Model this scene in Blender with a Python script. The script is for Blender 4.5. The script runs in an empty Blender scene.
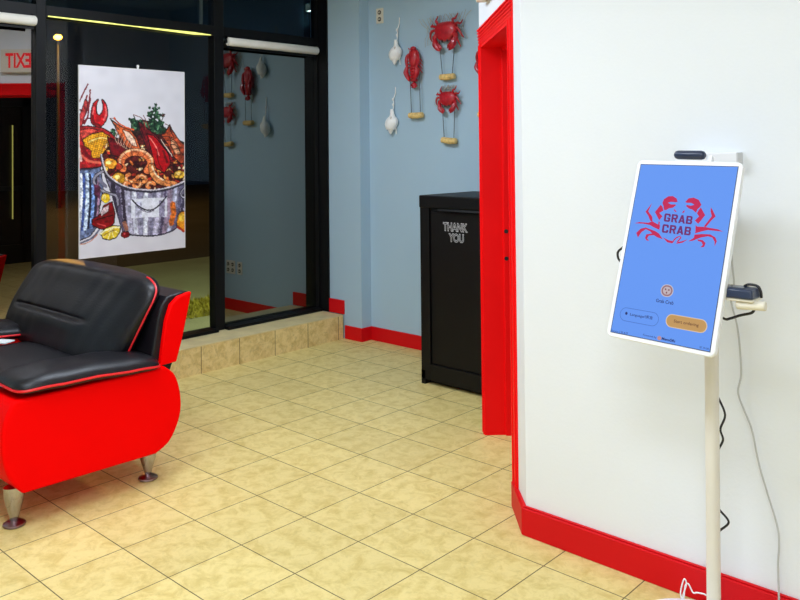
import bpy, bmesh, math, random
import numpy as np
from mathutils import Vector, Matrix
PI = math.pi
S = 0.305                      # one floor tile, in metres; all coordinates below are in tiles
random.seed(7)
rng = np.random.default_rng(7)
COL = bpy.context.scene.collection
sc = bpy.context.scene

# ------------------------------------------------------------------ materials
def lin(c):
    return tuple(((x/255)/12.92 if x/255 <= .04045 else ((x/255+.055)/1.055)**2.4) for x in c)
def mat(name, rgb, rough=.5, metal=0., var=0., scale=4., bump=0., coat=0., spec=.5, bscale=None, emit=None, estr=1.):
    m = bpy.data.materials.new(name); m.use_nodes = True
    nt = m.node_tree; b = nt.nodes['Principled BSDF']
    c = lin(rgb)
    b.inputs['Base Color'].default_value = (*c, 1)
    b.inputs['Roughness'].default_value = rough
    b.inputs['Metallic'].default_value = metal
    b.inputs['Coat Weight'].default_value = coat
    b.inputs['Specular IOR Level'].default_value = spec
    tc = nt.nodes.new('ShaderNodeTexCoord')
    if var > 0:
        n = nt.nodes.new('ShaderNodeTexNoise'); n.inputs['Scale'].default_value = scale; n.inputs['Detail'].default_value = 5
        nt.links.new(tc.outputs['Object'], n.inputs['Vector'])
        r = nt.nodes.new('ShaderNodeMapRange'); r.inputs['From Min'].default_value = .3; r.inputs['From Max'].default_value = .7
        r.inputs['To Min'].default_value = 1-var; r.inputs['To Max'].default_value = 1+var
        nt.links.new(n.outputs['Fac'], r.inputs['Value'])
        h = nt.nodes.new('ShaderNodeVectorMath'); h.operation = 'SCALE'; h.inputs[0].default_value = c
        nt.links.new(r.outputs['Result'], h.inputs['Scale'])
        nt.links.new(h.outputs['Vector'], b.inputs['Base Color'])
    if bump > 0:
        n2 = nt.nodes.new('ShaderNodeTexNoise'); n2.inputs['Scale'].default_value = bscale or 60; n2.inputs['Detail'].default_value = 4
        nt.links.new(tc.outputs['Object'], n2.inputs['Vector'])
        bp = nt.nodes.new('ShaderNodeBump'); bp.inputs['Strength'].default_value = bump; bp.inputs['Distance'].default_value = .01
        nt.links.new(n2.outputs['Fac'], bp.inputs['Height']); nt.links.new(bp.outputs['Normal'], b.inputs['Normal'])
    if emit:
        b.inputs['Emission Color'].default_value = (*lin(emit), 1); b.inputs['Emission Strength'].default_value = estr
    return m

def tile_mat(name, base, dark, grout, mort=.009, rot=None, spot=.5):
    m = bpy.data.materials.new(name); m.use_nodes = True
    nt = m.node_tree; L = nt.links; b = nt.nodes['Principled BSDF']
    tc = nt.nodes.new('ShaderNodeTexCoord')
    mp = nt.nodes.new('ShaderNodeMapping'); mp.inputs['Scale'].default_value = (1/S,)*3
    if rot: mp.inputs['Rotation'].default_value = rot
    L.new(tc.outputs['Object'], mp.inputs['Vector'])
    br = nt.nodes.new('ShaderNodeTexBrick'); br.offset = 0; br.squash = 1
    br.inputs['Scale'].default_value = 1; br.inputs['Brick Width'].default_value = 1; br.inputs['Row Height'].default_value = 1
    br.inputs['Mortar Size'].default_value = mort; br.inputs['Mortar Smooth'].default_value = .25; br.inputs['Bias'].default_value = 0
    br.inputs['Color1'].default_value = (.94, .94, .94, 1); br.inputs['Color2'].default_value = (1.04, 1.04, 1.04, 1)
    br.inputs['Mortar'].default_value = (0, 0, 0, 1)
    L.new(mp.outputs['Vector'], br.inputs['Vector'])
    n = nt.nodes.new('ShaderNodeTexNoise'); n.inputs['Scale'].default_value = 4.5; n.inputs['Detail'].default_value = 9; n.inputs['Roughness'].default_value = .72
    n.inputs['Distortion'].default_value = .6
    L.new(mp.outputs['Vector'], n.inputs['Vector'])
    cr = nt.nodes.new('ShaderNodeValToRGB')
    cr.color_ramp.elements[0].position = .36; cr.color_ramp.elements[0].color = (*lin(dark), 1)
    cr.color_ramp.elements[1].position = .56; cr.color_ramp.elements[1].color = (*lin(base), 1)
    L.new(n.outputs['Fac'], cr.inputs['Fac'])
    n3 = nt.nodes.new('ShaderNodeTexNoise'); n3.inputs['Scale'].default_value = 11; n3.inputs['Detail'].default_value = 6; n3.inputs['Roughness'].default_value = .7
    n3.inputs['Distortion'].default_value = 1.2
    L.new(mp.outputs['Vector'], n3.inputs['Vector'])
    r3 = nt.nodes.new('ShaderNodeMapRange'); r3.inputs['From Min'].default_value = .32; r3.inputs['From Max'].default_value = .5
    r3.inputs['To Min'].default_value = 1-.2*spot; r3.inputs['To Max'].default_value = 1
    L.new(n3.outputs['Fac'], r3.inputs['Value'])
    v1 = nt.nodes.new('ShaderNodeVectorMath'); v1.operation = 'SCALE'
    L.new(cr.outputs['Color'], v1.inputs[0]); L.new(r3.outputs['Result'], v1.inputs['Scale'])
    v2 = nt.nodes.new('ShaderNodeVectorMath'); v2.operation = 'MULTIPLY'
    L.new(v1.outputs['Vector'], v2.inputs[0]); L.new(br.outputs['Color'], v2.inputs[1])
    mx = nt.nodes.new('ShaderNodeMix'); mx.data_type = 'RGBA'
    L.new(br.outputs['Fac'], mx.inputs['Factor']); L.new(v2.outputs['Vector'], mx.inputs[6]); mx.inputs[7].default_value = (*lin(grout), 1)
    L.new(mx.outputs[2], b.inputs['Base Color'])
    rr = nt.nodes.new('ShaderNodeMapRange'); b.inputs['Specular IOR Level'].default_value = .32; rr.inputs['To Min'].default_value = .45; rr.inputs['To Max'].default_value = .85
    L.new(br.outputs['Fac'], rr.inputs['Value']); L.new(rr.outputs['Result'], b.inputs['Roughness'])
    bp = nt.nodes.new('ShaderNodeBump'); bp.invert = True; bp.inputs['Strength'].default_value = .5; bp.inputs['Distance'].default_value = .003
    L.new(br.outputs['Fac'], bp.inputs['Height']); L.new(bp.outputs['Normal'], b.inputs['Normal'])
    return m

def glass_mat(name, refl, tint, through):
    m = bpy.data.materials.new(name); m.use_nodes = True
    nt = m.node_tree; nt.nodes.clear(); L = nt.links
    o = nt.nodes.new('ShaderNodeOutputMaterial'); mx = nt.nodes.new('ShaderNodeMixShader')
    t = nt.nodes.new('ShaderNodeBsdfTransparent'); t.inputs['Color'].default_value = (*through, 1)
    g = nt.nodes.new('ShaderNodeBsdfGlossy'); g.inputs['Roughness'].default_value = .004; g.inputs['Color'].default_value = (*tint, 1)
    mx.inputs['Fac'].default_value = refl
    L.new(t.outputs[0], mx.inputs[1]); L.new(g.outputs[0], mx.inputs[2]); L.new(mx.outputs[0], o.inputs['Surface'])
    return m

def vcol_mat(name, rough=.5, emis=0.):
    m = bpy.data.materials.new(name); m.use_nodes = True
    nt = m.node_tree; b = nt.nodes['Principled BSDF']
    a = nt.nodes.new('ShaderNodeVertexColor'); a.layer_name = 'print'
    nt.links.new(a.outputs['Color'], b.inputs['Base Color']); b.inputs['Roughness'].default_value = rough
    if emis:
        nt.links.new(a.outputs['Color'], b.inputs['Emission Color']); b.inputs['Emission Strength'].default_value = emis
    return m

M = dict(
    floor=tile_mat('floor_tile', (226, 206, 136), (206, 182, 108), (102, 92, 60), mort=.007),
    ledge=tile_mat('ledge_tile', (232, 208, 146), (206, 178, 112), (120, 96, 60), rot=None, spot=1.2),
    blue=mat('blue_grey_paint', (172, 199, 216), .6, var=.02, scale=1.5, bump=.05, bscale=90),
    white=mat('white_paint', (236, 239, 243), .55, var=.012, scale=1.2, bump=.05, bscale=90),
    ceil=mat('ceiling_paint', (225, 225, 222), .8, var=.02),
    red=mat('red_gloss_paint', (248, 0, 8), .5, spec=.2, var=.04, scale=3, bump=.03),
    redwall=mat('red_baseboard_paint', (214, 10, 20), .5, spec=.2, var=.04, scale=3),
    frame=mat('black_aluminium', (9, 10, 12), .5, spec=.2, var=.1, scale=8),
    shade=mat('white_shade_fabric', (226, 222, 212), .7, var=.03, scale=20),
    blackwood=mat('black_laminate', (10, 10, 11), .5, spec=.25, var=.15, scale=6, bump=.04),
    leather=mat('black_leather', (16, 14, 19), .42, var=.12, scale=5, bump=.12, bscale=120, spec=.38),
    redleather=mat('red_leather', (252, 0, 1), .55, var=.02, scale=3, bump=.05, bscale=120, spec=.05),
    piping=mat('red_piping', (225, 20, 28), .45, var=.03),
    chrome=mat('chrome', (176, 172, 178), .1, metal=1., var=.05),
    bronze=mat('bronze_foot', (150, 125, 125), .3, metal=1., var=.1),
    kwhite=mat('white_plastic', (242, 242, 244), .4, var=.01),
    kgrey=mat('light_grey_plastic', (214, 214, 216), .45, var=.02),
    kpole=mat('cream_metal', (228, 222, 212), .4, var=.02),
    navy=mat('dark_navy_plastic', (36, 48, 74), .3, var=.08),
    cream=mat('cream_plastic', (232, 224, 205), .5, var=.03),
    black=mat('black_rubber', (22, 22, 26), .5, var=.05),
    wcable=mat('grey_white_cable', (190, 190, 190), .5, var=.03),
    wcable2=mat('white_cable', (240, 240, 240), .5, var=.02),
    crab=mat('crab_red', (186, 20, 36), .4, var=.25, scale=30, bump=.3, bscale=80, coat=.3),
    net=mat('net_fibre', (172, 164, 148), .8, var=.2, scale=40),
    cork=mat('cork_wood', (232, 196, 124), .7, var=.25, scale=50, bump=.3),
    rope=mat('grey_string', (86, 92, 98), .8, var=.2, scale=60),
    shell=mat('white_shell', (250, 250, 246), .4, var=.08, scale=30, bump=.2),
    plate=mat('ivory_plate', (228, 222, 205), .45, var=.02),
    slot=mat('dark_slot', (70, 60, 50), .6, var=.05),
    letter=mat('white_lettering', (225, 225, 228), .5, var=.02),
    exitred=mat('exit_red', (235, 30, 40), .5, var=.02, emit=(235, 30, 40), estr=.8),
    paper=mat('white_paper', (235, 235, 235), .7, var=.02),
    led=mat('yellow_green_tube', (220, 220, 120), .4, var=.02, emit=(222, 224, 120), estr=1.0),
    lampglow=mat('sodium_lamp_glass', (255, 170, 40), .4, var=.02, emit=(255, 175, 50), estr=25),
    panelglow=mat('ceiling_panel_diffuser', (250, 250, 250), .5, var=.01, emit=(250, 250, 255), estr=2),
    asphalt=mat('asphalt', (46, 46, 42), .9, var=.3, scale=.7),
    pave=mat('concrete_paving', (160, 164, 124), .85, var=.12, scale=1.2),
    grass=mat('dry_grass', (190, 180, 60), .9, var=.35, scale=20),
    darkdoor=mat('dark_door_frame', (20, 18, 20), .4, var=.1),
    metalgrey=mat('galvanised_pole', (90, 90, 92), .5, metal=.6, var=.1),
    gl_clear=glass_mat('clear_window_glass', .02, (1, .95, .9), (.93, .95, .92)),
    gl_dark=glass_mat('dark_tinted_transom_glass', .035, (.55, .8, 1.), (.45, .55, .62)),
    gl_mirror=glass_mat('reflective_window_glass', .235, (.97, 1., .93), (.12, .13, .12)),
    gl_door=glass_mat('reflective_door_glass', .27, (1., .93, .88), (.15, .15, .15)),
)

# ------------------------------------------------------------------ mesh helpers (tile units)
def link(name, bm, m, parent=None, kind=None, smooth=True, bevel=0., seg=2, mats=None):
    bmesh.ops.scale(bm, vec=(S, S, S), verts=bm.verts)
    bmesh.ops.recalc_face_normals(bm, faces=bm.faces)
    me = bpy.data.meshes.new(name); bm.to_mesh(me); bm.free()
    o = bpy.data.objects.new(name, me); COL.objects.link(o)
    for mm in (mats or [m]): me.materials.append(mm)
    if smooth:
        for p in me.polygons: p.use_smooth = True
        try: me.set_sharp_from_angle(angle=math.radians(38))
        except Exception: pass
    if bevel > 0:
        md = o.modifiers.new('bevel', 'BEVEL'); md.width = bevel*S; md.segments = seg; md.limit_method = 'ANGLE'; md.angle_limit = math.radians(40)
        md.harden_normals = False
    if parent is not None: o.parent = parent
    if kind: o['kind'] = kind
    return o
def thing(name, label, cat, loc=(0, 0, 0), group=None, rot=None):
    o = bpy.data.objects.new(name, None); COL.objects.link(o)
    o.location = Vector(loc)*S; o['label'] = label; o['category'] = cat
    o.empty_display_size = .05
    if rot: o.rotation_euler = rot
    if group: o['group'] = group
    return o
def tag(o, label, cat, group=None):
    o['label'] = label; o['category'] = cat
    if group: o['group'] = group
    return o
def box(bm, lo, hi, M4=None):
    vs = [bm.verts.new((x, y, z)) for z in (lo[2], hi[2]) for y in (lo[1], hi[1]) for x in (lo[0], hi[0])]
    for f in ((0, 2, 3, 1), (4, 5, 7, 6), (0, 1, 5, 4), (2, 6, 7, 3), (0, 4, 6, 2), (1, 3, 7, 5)):
        bm.faces.new([vs[i] for i in f])
    if M4 is not None: bmesh.ops.transform(bm, matrix=M4, verts=vs)
    return vs
def bx(lo, hi):
    bm = bmesh.new(); box(bm, lo, hi); return bm
def prism(bm, poly, lo, hi, axis=2):
    """poly: 2D loop; extruded along axis between lo and hi"""
    def P(a, b, c):
        return {2: (a, b, c), 0: (c, a, b), 1: (a, c, b)}[axis]
    A = [bm.verts.new(P(a, b, lo)) for a, b in poly]; B = [bm.verts.new(P(a, b, hi)) for a, b in poly]
    bm.faces.new(A); bm.faces.new(B[::-1])
    n = len(poly)
    for i in range(n): bm.faces.new((A[i], A[(i+1) % n], B[(i+1) % n], B[i]))
    return A+B
def catmull(pts, n=8):
    P = [Vector(p) for p in pts]
    if len(P) < 3: return P
    out = []
    for i in range(len(P)-1):
        p0 = P[max(i-1, 0)]; p1 = P[i]; p2 = P[i+1]; p3 = P[min(i+2, len(P)-1)]
        for k in range(n):
            t = k/n
            out.append(.5*((2*p1)+(p2-p0)*t+(2*p0-5*p1+4*p2-p3)*t*t+(-p0+3*p1-3*p2+p3)*t**3))
    out.append(P[-1]); return out
def tube(bm, pts, r, seg=8, smooth=0, flat=1.):
    if smooth:
        rs = r
        n0 = len(pts); pts = catmull(pts, smooth)
        if isinstance(rs, (list, tuple)):
            m = len(pts); r = [rs[0]+0 for _ in range(m)]
            for i in range(m):
                t = i/(m-1)*(n0-1); k = min(int(t), n0-2); r[i] = rs[k]*(1-(t-k))+rs[k+1]*(t-k)
    pts = [Vector(p) for p in pts]; n = len(pts)
    if not isinstance(r, (list, tuple)): r = [r]*n
    rings = []; up = None
    for i in range(n):
        d = (pts[min(i+1, n-1)]-pts[max(i-1, 0)]).normalized()
        if up is None:
            up = Vector((0, 0, 1)) if abs(d.z) < .9 else Vector((1, 0, 0))
        a = d.cross(up)
        if a.length < 1e-5: a = d.cross(Vector((0, 1, .1)))
        a.normalize(); b = a.cross(d).normalized(); up = b
        rings.append([bm.verts.new(pts[i]+(a*math.cos(2*PI*k/seg)+b*math.sin(2*PI*k/seg)*flat)*r[i]) for k in range(seg)])
    for i in range(n-1):
        for k in range(seg):
            bm.faces.new((rings[i][k], rings[i][(k+1) % seg], rings[i+1][(k+1) % seg], rings[i+1][k]))
    bm.faces.new(rings[0][::-1]); bm.faces.new(rings[-1])
def lathe(bm, prof, c=(0, 0, 0), seg=24, M4=None):
    """prof: (r, z)"""
    rings = []; allv = []
    for r, z in prof:
        ring = [bm.verts.new((c[0]+max(r, 1e-4)*math.cos(2*PI*k/seg), c[1]+max(r, 1e-4)*math.sin(2*PI*k/seg), c[2]+z)) for k in range(seg)]
        rings.append(ring); allv += ring
    for i in range(len(rings)-1):
        for k in range(seg): bm.faces.new((rings[i][k], rings[i][(k+1) % seg], rings[i+1][(k+1) % seg], rings[i+1][k]))
    bm.faces.new(rings[0][::-1]); bm.faces.new(rings[-1])
    if M4 is not None: bmesh.ops.transform(bm, matrix=M4, verts=allv)
    return allv
def sgnp(x, e): return math.copysign(abs(x)**e, x)
def superell(bm, a, b, c, e1=.4, e2=.4, fn=None, nu=64, nv=32):
    """super-ellipsoid, e1 = roundness in z, e2 = roundness in the xy plane; fn bends each point"""
    rings = []
    for j in range(1, nv):
        ph = -PI/2+PI*j/nv
        ring = []
        for i in range(nu):
            th = 2*PI*i/nu
            p = Vector((a*sgnp(math.cos(ph), e1)*sgnp(math.cos(th), e2), b*sgnp(math.cos(ph), e1)*sgnp(math.sin(th), e2), c*sgnp(math.sin(ph), e1)))
            ring.append(bm.verts.new(fn(p) if fn else p))
        rings.append(ring)
    for j in range(len(rings)-1):
        for i in range(nu): bm.faces.new((rings[j][i], rings[j][(i+1) % nu], rings[j+1][(i+1) % nu], rings[j+1][i]))
    for ring, z in ((rings[0], -c), (rings[-1], c)):
        p = Vector((0, 0, z)); v = bm.verts.new(fn(p) if fn else p)
        for i in range(nu): bm.faces.new((ring[i], ring[(i+1) % nu], v))
def cushion(bm, a, b, c, e1, e2, fn, nu, nv):
    rings = []
    for j in range(nv):
        z = -.992+1.984*j/(nv-1); z = math.copysign(1-(1-abs(z))**1.0, z)
        w = (1-abs(z)**(2/e1))**(e1/2)
        rings.append([bm.verts.new(fn(Vector((a*w*sgnp(math.cos(2*PI*i/nu), e2), b*w*sgnp(math.sin(2*PI*i/nu), e2), c*z)))) for i in range(nu)])
    for j in range(nv-1):
        for i in range(nu): bm.faces.new((rings[j][i], rings[j][(i+1) % nu], rings[j+1][(i+1) % nu], rings[j+1][i]))
    bm.faces.new(rings[0][::-1]); bm.faces.new(rings[-1])
def ellipsoid(bm, c, r, M4=None, nu=20, nv=12):
    R = M4 or Matrix.Identity(4)
    superell(bm, r[0], r[1], r[2], 1, 1, lambda p: Vector(c)+(R.to_3x3() @ p), nu, nv)

# =============================================================== THE SETTING
ZC = 9.3
struct = lambda name, bm, m, **k: link(name, bm, m, kind='structure', smooth=False, **k)
bm = bx((-5.7, -12.4, -.3), (16.4, 9.7, 0)); struct('floor', bm, M['floor'])
bm = bx((-5.95, -12.4, ZC), (16.4, 9.7, ZC+.3)); struct('ceiling', bm, M['ceil'])
# raised tiled ledge under the windows
H = .59; LU = -4.85
bm = bmesh.new(); prism(bm, [(LU-1.2, -.2), (LU, -.2), (LU, H-.015), (LU-1.2, H-.015)], -12.0, 8.16, axis=1)
bmesh.ops.translate(bm, vec=(0, 0, 0), verts=bm.verts)
o = struct('ledge', bm, M['ledge'])
bm = bx((LU-1.2, -12.0, H-.014), (LU+.008, 8.165, H+.012)); struct('ledge_top', bm, mat('ledge_top_tile', (218, 200, 148), .5, var=.12, scale=9), bevel=.012)
# blue recess wall and its pilaster
YB = 8.58; YP = 8.245
struct('wall_back', bx((-6.3, YB, -.1), (1.9, YB+.35, ZC)), M['blue'])
struct('wall_back_pilaster', bx((-6.1, YP, 0), (-4.27, YB-.002, ZC)), M['blue'])
def board(name, poly, z0, z1, m):
    bm = bmesh.new(); prism(bm, poly, z0, z1); return struct(name, bm, m, bevel=.012)
board('baseboard_pilaster', [(LU+.01, YP), (LU+.01, YP-.045), (-4.225, YP-.045), (-4.225, YB-.047), (-4.27, YB-.047), (-4.27, YP)], 0, .335, M['redwall'])
board('baseboard_back', [(-4.268, YB), (-4.268, YB-.045), (1.74, YB-.045), (1.74, YB)], 0, .335, M['redwall'])
board('baseboard_ledge', [(-5.41, YP), (-5.41, YP-.05), (LU-.02, YP-.05), (LU-.02, YP)], H+.013, H+.36, M['redwall'])
# nook side wall and the rooms' outer walls
struct('wall_nook', bx((1.75, 5.75, 0), (2.05, 9.3, ZC)), M['white'])
struct('wall_front', bx((-5.9, -12.7, 0), (16.4, -12.4, ZC)), M['white'])
struct('wall_far_right', bx((16.1, -12.4, 0), (16.4, 2.52, ZC)), M['white'])
# white right wall
struct('wall_right', bx((4.9, 2.52, 0), (16.4, 2.95, ZC)), M['white'])
# diagonal wall with the cased doorway
PC = Vector((4.42, 2.52, 0)); D = Vector((-.70711, .70711, 0)); N = Vector((-.70711, -.70711, 0))
MD = Matrix(((D.x, N.x, 0, PC.x), (D.y, N.y, 0, PC.y), (0, 0, 1, 0), (0, 0, 0, 1)))   # local x along the wall, y out of it into the room
def dbox(name, lo, hi, m, kind='structure', parent=None, bevel=0.):
    bm = bmesh.new(); box(bm, lo, hi, MD); return link(name, bm, m, kind=kind, smooth=False, parent=parent, bevel=bevel)
S0, S1, ZD, TH = .80, 3.52, 6.5, .56
bm = bmesh.new()
box(bm, (S0, -TH, ZD), (3.74, 0, ZC), MD); box(bm, (S1, -TH, 0), (3.74, 0, ZD), MD)
q = [PC, PC+D*S0, PC+D*S0-N*TH, Vector((4.9, 2.95, 0)), Vector((4.9, 2.52, 0))]
prism(bm, [(a.x, a.y) for a in q], 0, ZC)
struct('wall_diagonal', bm, M['white'])
# door casing and jambs
dr = link('door_1', (lambda b: (box(b, (S1-.05, -TH-.01, 0), (S1+.002, .012, ZD), MD), box(b, (S0-.002, -TH-.01, 0), (S0+.05, .012, ZD), MD), box(b, (S0-.002, -TH-.01, ZD-.05), (S1+.002, .012, ZD+.002), MD), b)[-1])(bmesh.new()), M['red'], kind='structure', smooth=False)
for nm, lo, hi in (('door_casing', (S1-.03, 0, 0), (S1+.14, .022, ZD+.0)), ('door_casing', (S0-.30, 0, .335), (S0+.03, .022, ZD))):
    bm = bmesh.new(); box(bm, lo, hi, MD)
    x0, x1 = lo[0], hi[0]; w = x1-x0
    for k in (.15, .8): box(bm, (x0+w*k, .022, lo[2]), (x0+w*(k+.1), .036, hi[2]), MD)
    link(nm, bm, M['red'], parent=dr, smooth=False, bevel=.005)
bm = bmesh.new(); box(bm, (S0-.30, 0, ZD), (S1+.14, .022, ZD+.3), MD)
for k in range(5): box(bm, (S0-.30, .022, ZD+.04+k*.05), (S1+.14, .032+.006*k, ZD+.065+k*.05), MD)
link('door_head_casing', bm, M['red'], parent=dr, smooth=False, bevel=.006)
bm = bmesh.new()
box(bm, (S1-.1, -.46, 0), (S1-.05, -.33, ZD-.05), MD); box(bm, (S0+.05, -.46, 0), (S0+.1, -.33, ZD-.05), MD); box(bm, (S0+.05, -.46, ZD-.1), (S1-.05, -.33, ZD-.05), MD)
link('door_stop', bm, M['red'], parent=dr, smooth=False, bevel=.01)
for z in (2.93, 3.38):
    bm = bmesh.new(); lathe(bm, [(.0, 0), (.035, 0), (.035, .012), (.0, .012)], seg=12)
    bmesh.ops.transform(bm, matrix=MD @ Matrix.Translation((S1-.10, -.37, z)) @ Matrix.Rotation(-PI/2, 4, 'Y'), verts=bm.verts)
    link('screw_hole', bm, M['black'], parent=dr)
# baseboards of the white walls
e = .045
a0 = PC+D*(S0-.01); c0 = a0+N*.05
cornerf = Vector((4.42-.0225, 2.52-.06, 0))
board('baseboard_right', [(a0.x, a0.y), (c0.x, c0.y), (4.39, 2.455), (16.1, 2.455), (16.1, 2.52), (PC.x, PC.y)], 0, .335, M['redwall'])
board('baseboard_right_lip', [(a0.x, a0.y), (a0.x+N.x*.04, a0.y+N.y*.04), (4.402, 2.48), (16.1, 2.48), (16.1, 2.52), (PC.x, PC.y)], .336, .352, M['redwall'])

# corridor behind the doorway, ending in a black glass door
ven = link('door_2', (lambda b: (box(b, (13.9, 3.4, 0), (14.2, 3.8, 7)), box(b, (13.9, 7.3, 0), (14.2, 7.7, 7)), box(b, (13.9, 8.9, 0), (14.2, 9.3, 7)), box(b, (13.9, 3.4, 6.7), (14.2, 9.3, 7.1)), box(b, (13.9, 3.8, 0), (14.2, 9.0, .8)), box(b, (13.9, 3.8, 3.1), (14.2, 9.0, 3.3)), b)[-1])(bmesh.new()), M['darkdoor'], kind='structure', smooth=False)
link('door_glass', bx((14.0, 3.8, .8), (14.05, 9.0, 6.7)), mat('painted_reflection_glass', (30, 20, 16), .2), parent=ven, smooth=False)  # brown reflection of the interior painted as the pane's base colour
struct('wall_corridor_back', bx((2.05, 9.3, 0), (14.6, 9.6, ZC)), M['white'])
struct('wall_corridor_end', bx((14.2, 2.95, 0), (14.6, 9.3, ZC)), mat('dark_corridor_wall', (60, 40, 38), .7))
tag(link('door_glint_bar', bx((13.85, 8.44, 1.9), (13.9, 8.475, 5.9)), M['led'], smooth=False), 'upright glowing yellow bar put in for the line of light on the corridor door edge', 'light strip')  # glowing bar stands in for light caught on the door edge

# ---------------------------------------------------------- window wall
GU = -5.86; F0, F1 = -5.98, -5.74      # frame back / front
Z0, ZB, ZT, ZTOP = H+.013, 7.42, 7.65, ZC-.05
def fr(lo, hi): return (F0, lo[0], lo[1]), (F1, hi[0], hi[1])
wins = [('door_3', -2.6, .88, 1.08), ('window_1', 1.08, 4.98, 5.25), ('window_2', 5.25, 8.15, 8.243)]
YD = -2.6
for k, (nm, y0, y1, y2) in enumerate(wins):
    bm = bmesh.new()
    box(bm, *fr((y1, Z0), (y2, ZTOP)))
    w = link(nm, bm, M['frame'], kind='structure', smooth=False, bevel=.012)
    def part(pn, lo, hi, m): return link(pn, bx(lo, hi), m, parent=w, smooth=False)
    part('transom_bar', (F0, y0, ZB), (F1, y1, ZT), M['frame'])
    part('head_rail', (F0, y0, ZTOP-.1), (F1, y1, ZTOP), M['frame'])
    part('bottom_rail', (F0, y0, Z0), (-5.60, y1, Z0+.07), M['frame'])
    gy1 = y1
    part('glass', (GU-.012, y0, Z0+.07), (GU, gy1, ZB), [M['gl_door'], M['gl_clear'], M['gl_mirror']][k])
    part('transom_glass', (GU-.012, y0, ZT), (GU, y1, ZTOP-.1), M['gl_dark'])
    if k == 1:
        part('transom_mullion', (GU-.08, 4.66, ZT), (GU+.06, 4.72, ZTOP-.1), mat('grey_green_mullion', (44, 56, 56), .5))
link('jamb_trim', bx((F1-.01, 8.195, H+.013), (-5.42, 8.243, ZTOP)), M['frame'], parent=w, smooth=False)
struct('wall_window', bx((-6.0, -12.4, 0), (-5.75, YD, ZC)), M['blue'])
struct('trim_1', bx((F0, YD, Z0), (F1, YD+.25, ZTOP)), M['frame'])

# roller shades rolled up under the transom bar
def shade(y0, y1, label):
    t = thing('roller_shade', label, 'window shade', (-5.62, (y0+y1)/2, 7.30), 'rolled up white window shades')
    c = (0, 0, 0)
    bm = bmesh.new(); L = (y1-y0)/2
    tube(bm, [(0, -L, 0), (0, -L+.02, 0), (0, L-.02, 0), (0, L, 0)], [.085, .1, .1, .085], 20); link('fabric_roll', bm, M['shade'], t)
    bm = bx((-.06, -L+.02, -.155), (-.02, L-.02, -.1)); link('hem_bar', bm, M['frame'], t, smooth=False)
    for ya in (-L, L-.05):
        bm = bx((-.1, ya, -.04), (0, ya+.05, .134)); link('bracket', bm, M['frame'], t, smooth=False)
shade(5.27, 8.05, 'rolled white window shade above the right-hand reflective pane')
shade(-2.2, .82, 'rolled white window shade above the glass door at the left edge')
t = tag(link('light_tube', (lambda b: (tube(b, [(-5.70, 1.1, 7.435), (-5.70, 2.2, 7.43), (-5.70, 2.8, 7.425), (-5.70, 3.6, 7.42), (-5.70, 4.4, 7.415), (-5.70, 4.87, 7.42)], [.012, .018, .009, .020, .030, .010], 10), b)[-1])(bmesh.new()), M['led']), 'thin glowing yellow-green light strip under the transom bar above the poster', 'light strip')

# ---------------------------------------------------------- outdoors at night
struct('ground', bx((-90, -60, -.5), (-6.05, 70, -.22)), M['asphalt'])
struct('pavement', bx((-22, -20, -.219), (-6.05, 34, -.17)), M['pave'])
bm = bmesh.new()
for k in range(9000):
    x = rng.uniform(-12.7, -10.6); y = rng.uniform(3, 15); h = rng.uniform(.08, .24); a = rng.uniform(0, PI); w = .05
    dx, dy = math.cos(a)*w, math.sin(a)*w; lx, ly = rng.normal(0, .08, 2)
    v = [bm.verts.new((x-dx, y-dy, -.16)), bm.verts.new((x+dx, y+dy, -.16)), bm.verts.new((x+lx, y+ly, -.16+h))]; bm.faces.new(v)
tag(link('grass_strip', bm, M['grass'], kind='stuff', smooth=False), 'strip of dry yellow-green grass outside beyond the window', 'grass')
lp = thing('street_lamp', 'glowing orange street lamp in the dark outside the window', 'street lamp', (-60, 26.25, -.22))
bm = bmesh.new(); tube(bm, [(0, 0, 0), (0, 0, 14.4)], [.2, .1], 10); link('pole', bm, M['black'], lp)
bm = bmesh.new(); tube(bm, [(0, 0, 14.2), (.5, -.2, 14.7), (1.3, -.6, 14.8)], .06, 8, smooth=4); link('arm', bm, M['black'], lp)
bm = bmesh.new(); ellipsoid(bm, (1.6, -.75, 14.68), (.42, .3, .22)); link('lamp_head', bm, M['lampglow'], lp)
l = bpy.data.lights.new('sodium_bulb', 'POINT'); l.energy = 500; l.color = (1, .5, .12); l.shadow_soft_size = .1
o = bpy.data.objects.new('sodium_bulb', l); COL.objects.link(o); o.location = (4*S, -2*S, 14.2*S); o.parent = lp

# ---------------------------------------------------------- poster
PW, PH = 2.46, 3.93
def hom(src, dst):
    A = []
    for (x, y), (u, v) in zip(src, dst):
        A += [[x, y, 1, 0, 0, 0, -u*x, -u*y, -u], [0, 0, 0, x, y, 1, -v*x, -v*y, -v]]
    h = np.linalg.svd(np.array(A, float))[2][-1].reshape(3, 3)
    return h
def hap(h, x, y):
    w = h[2, 0]*x+h[2, 1]*y+h[2, 2]
    return (h[0, 0]*x+h[0, 1]*y+h[0, 2])/w, (h[1, 0]*x+h[1, 1]*y+h[1, 2])/w
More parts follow.
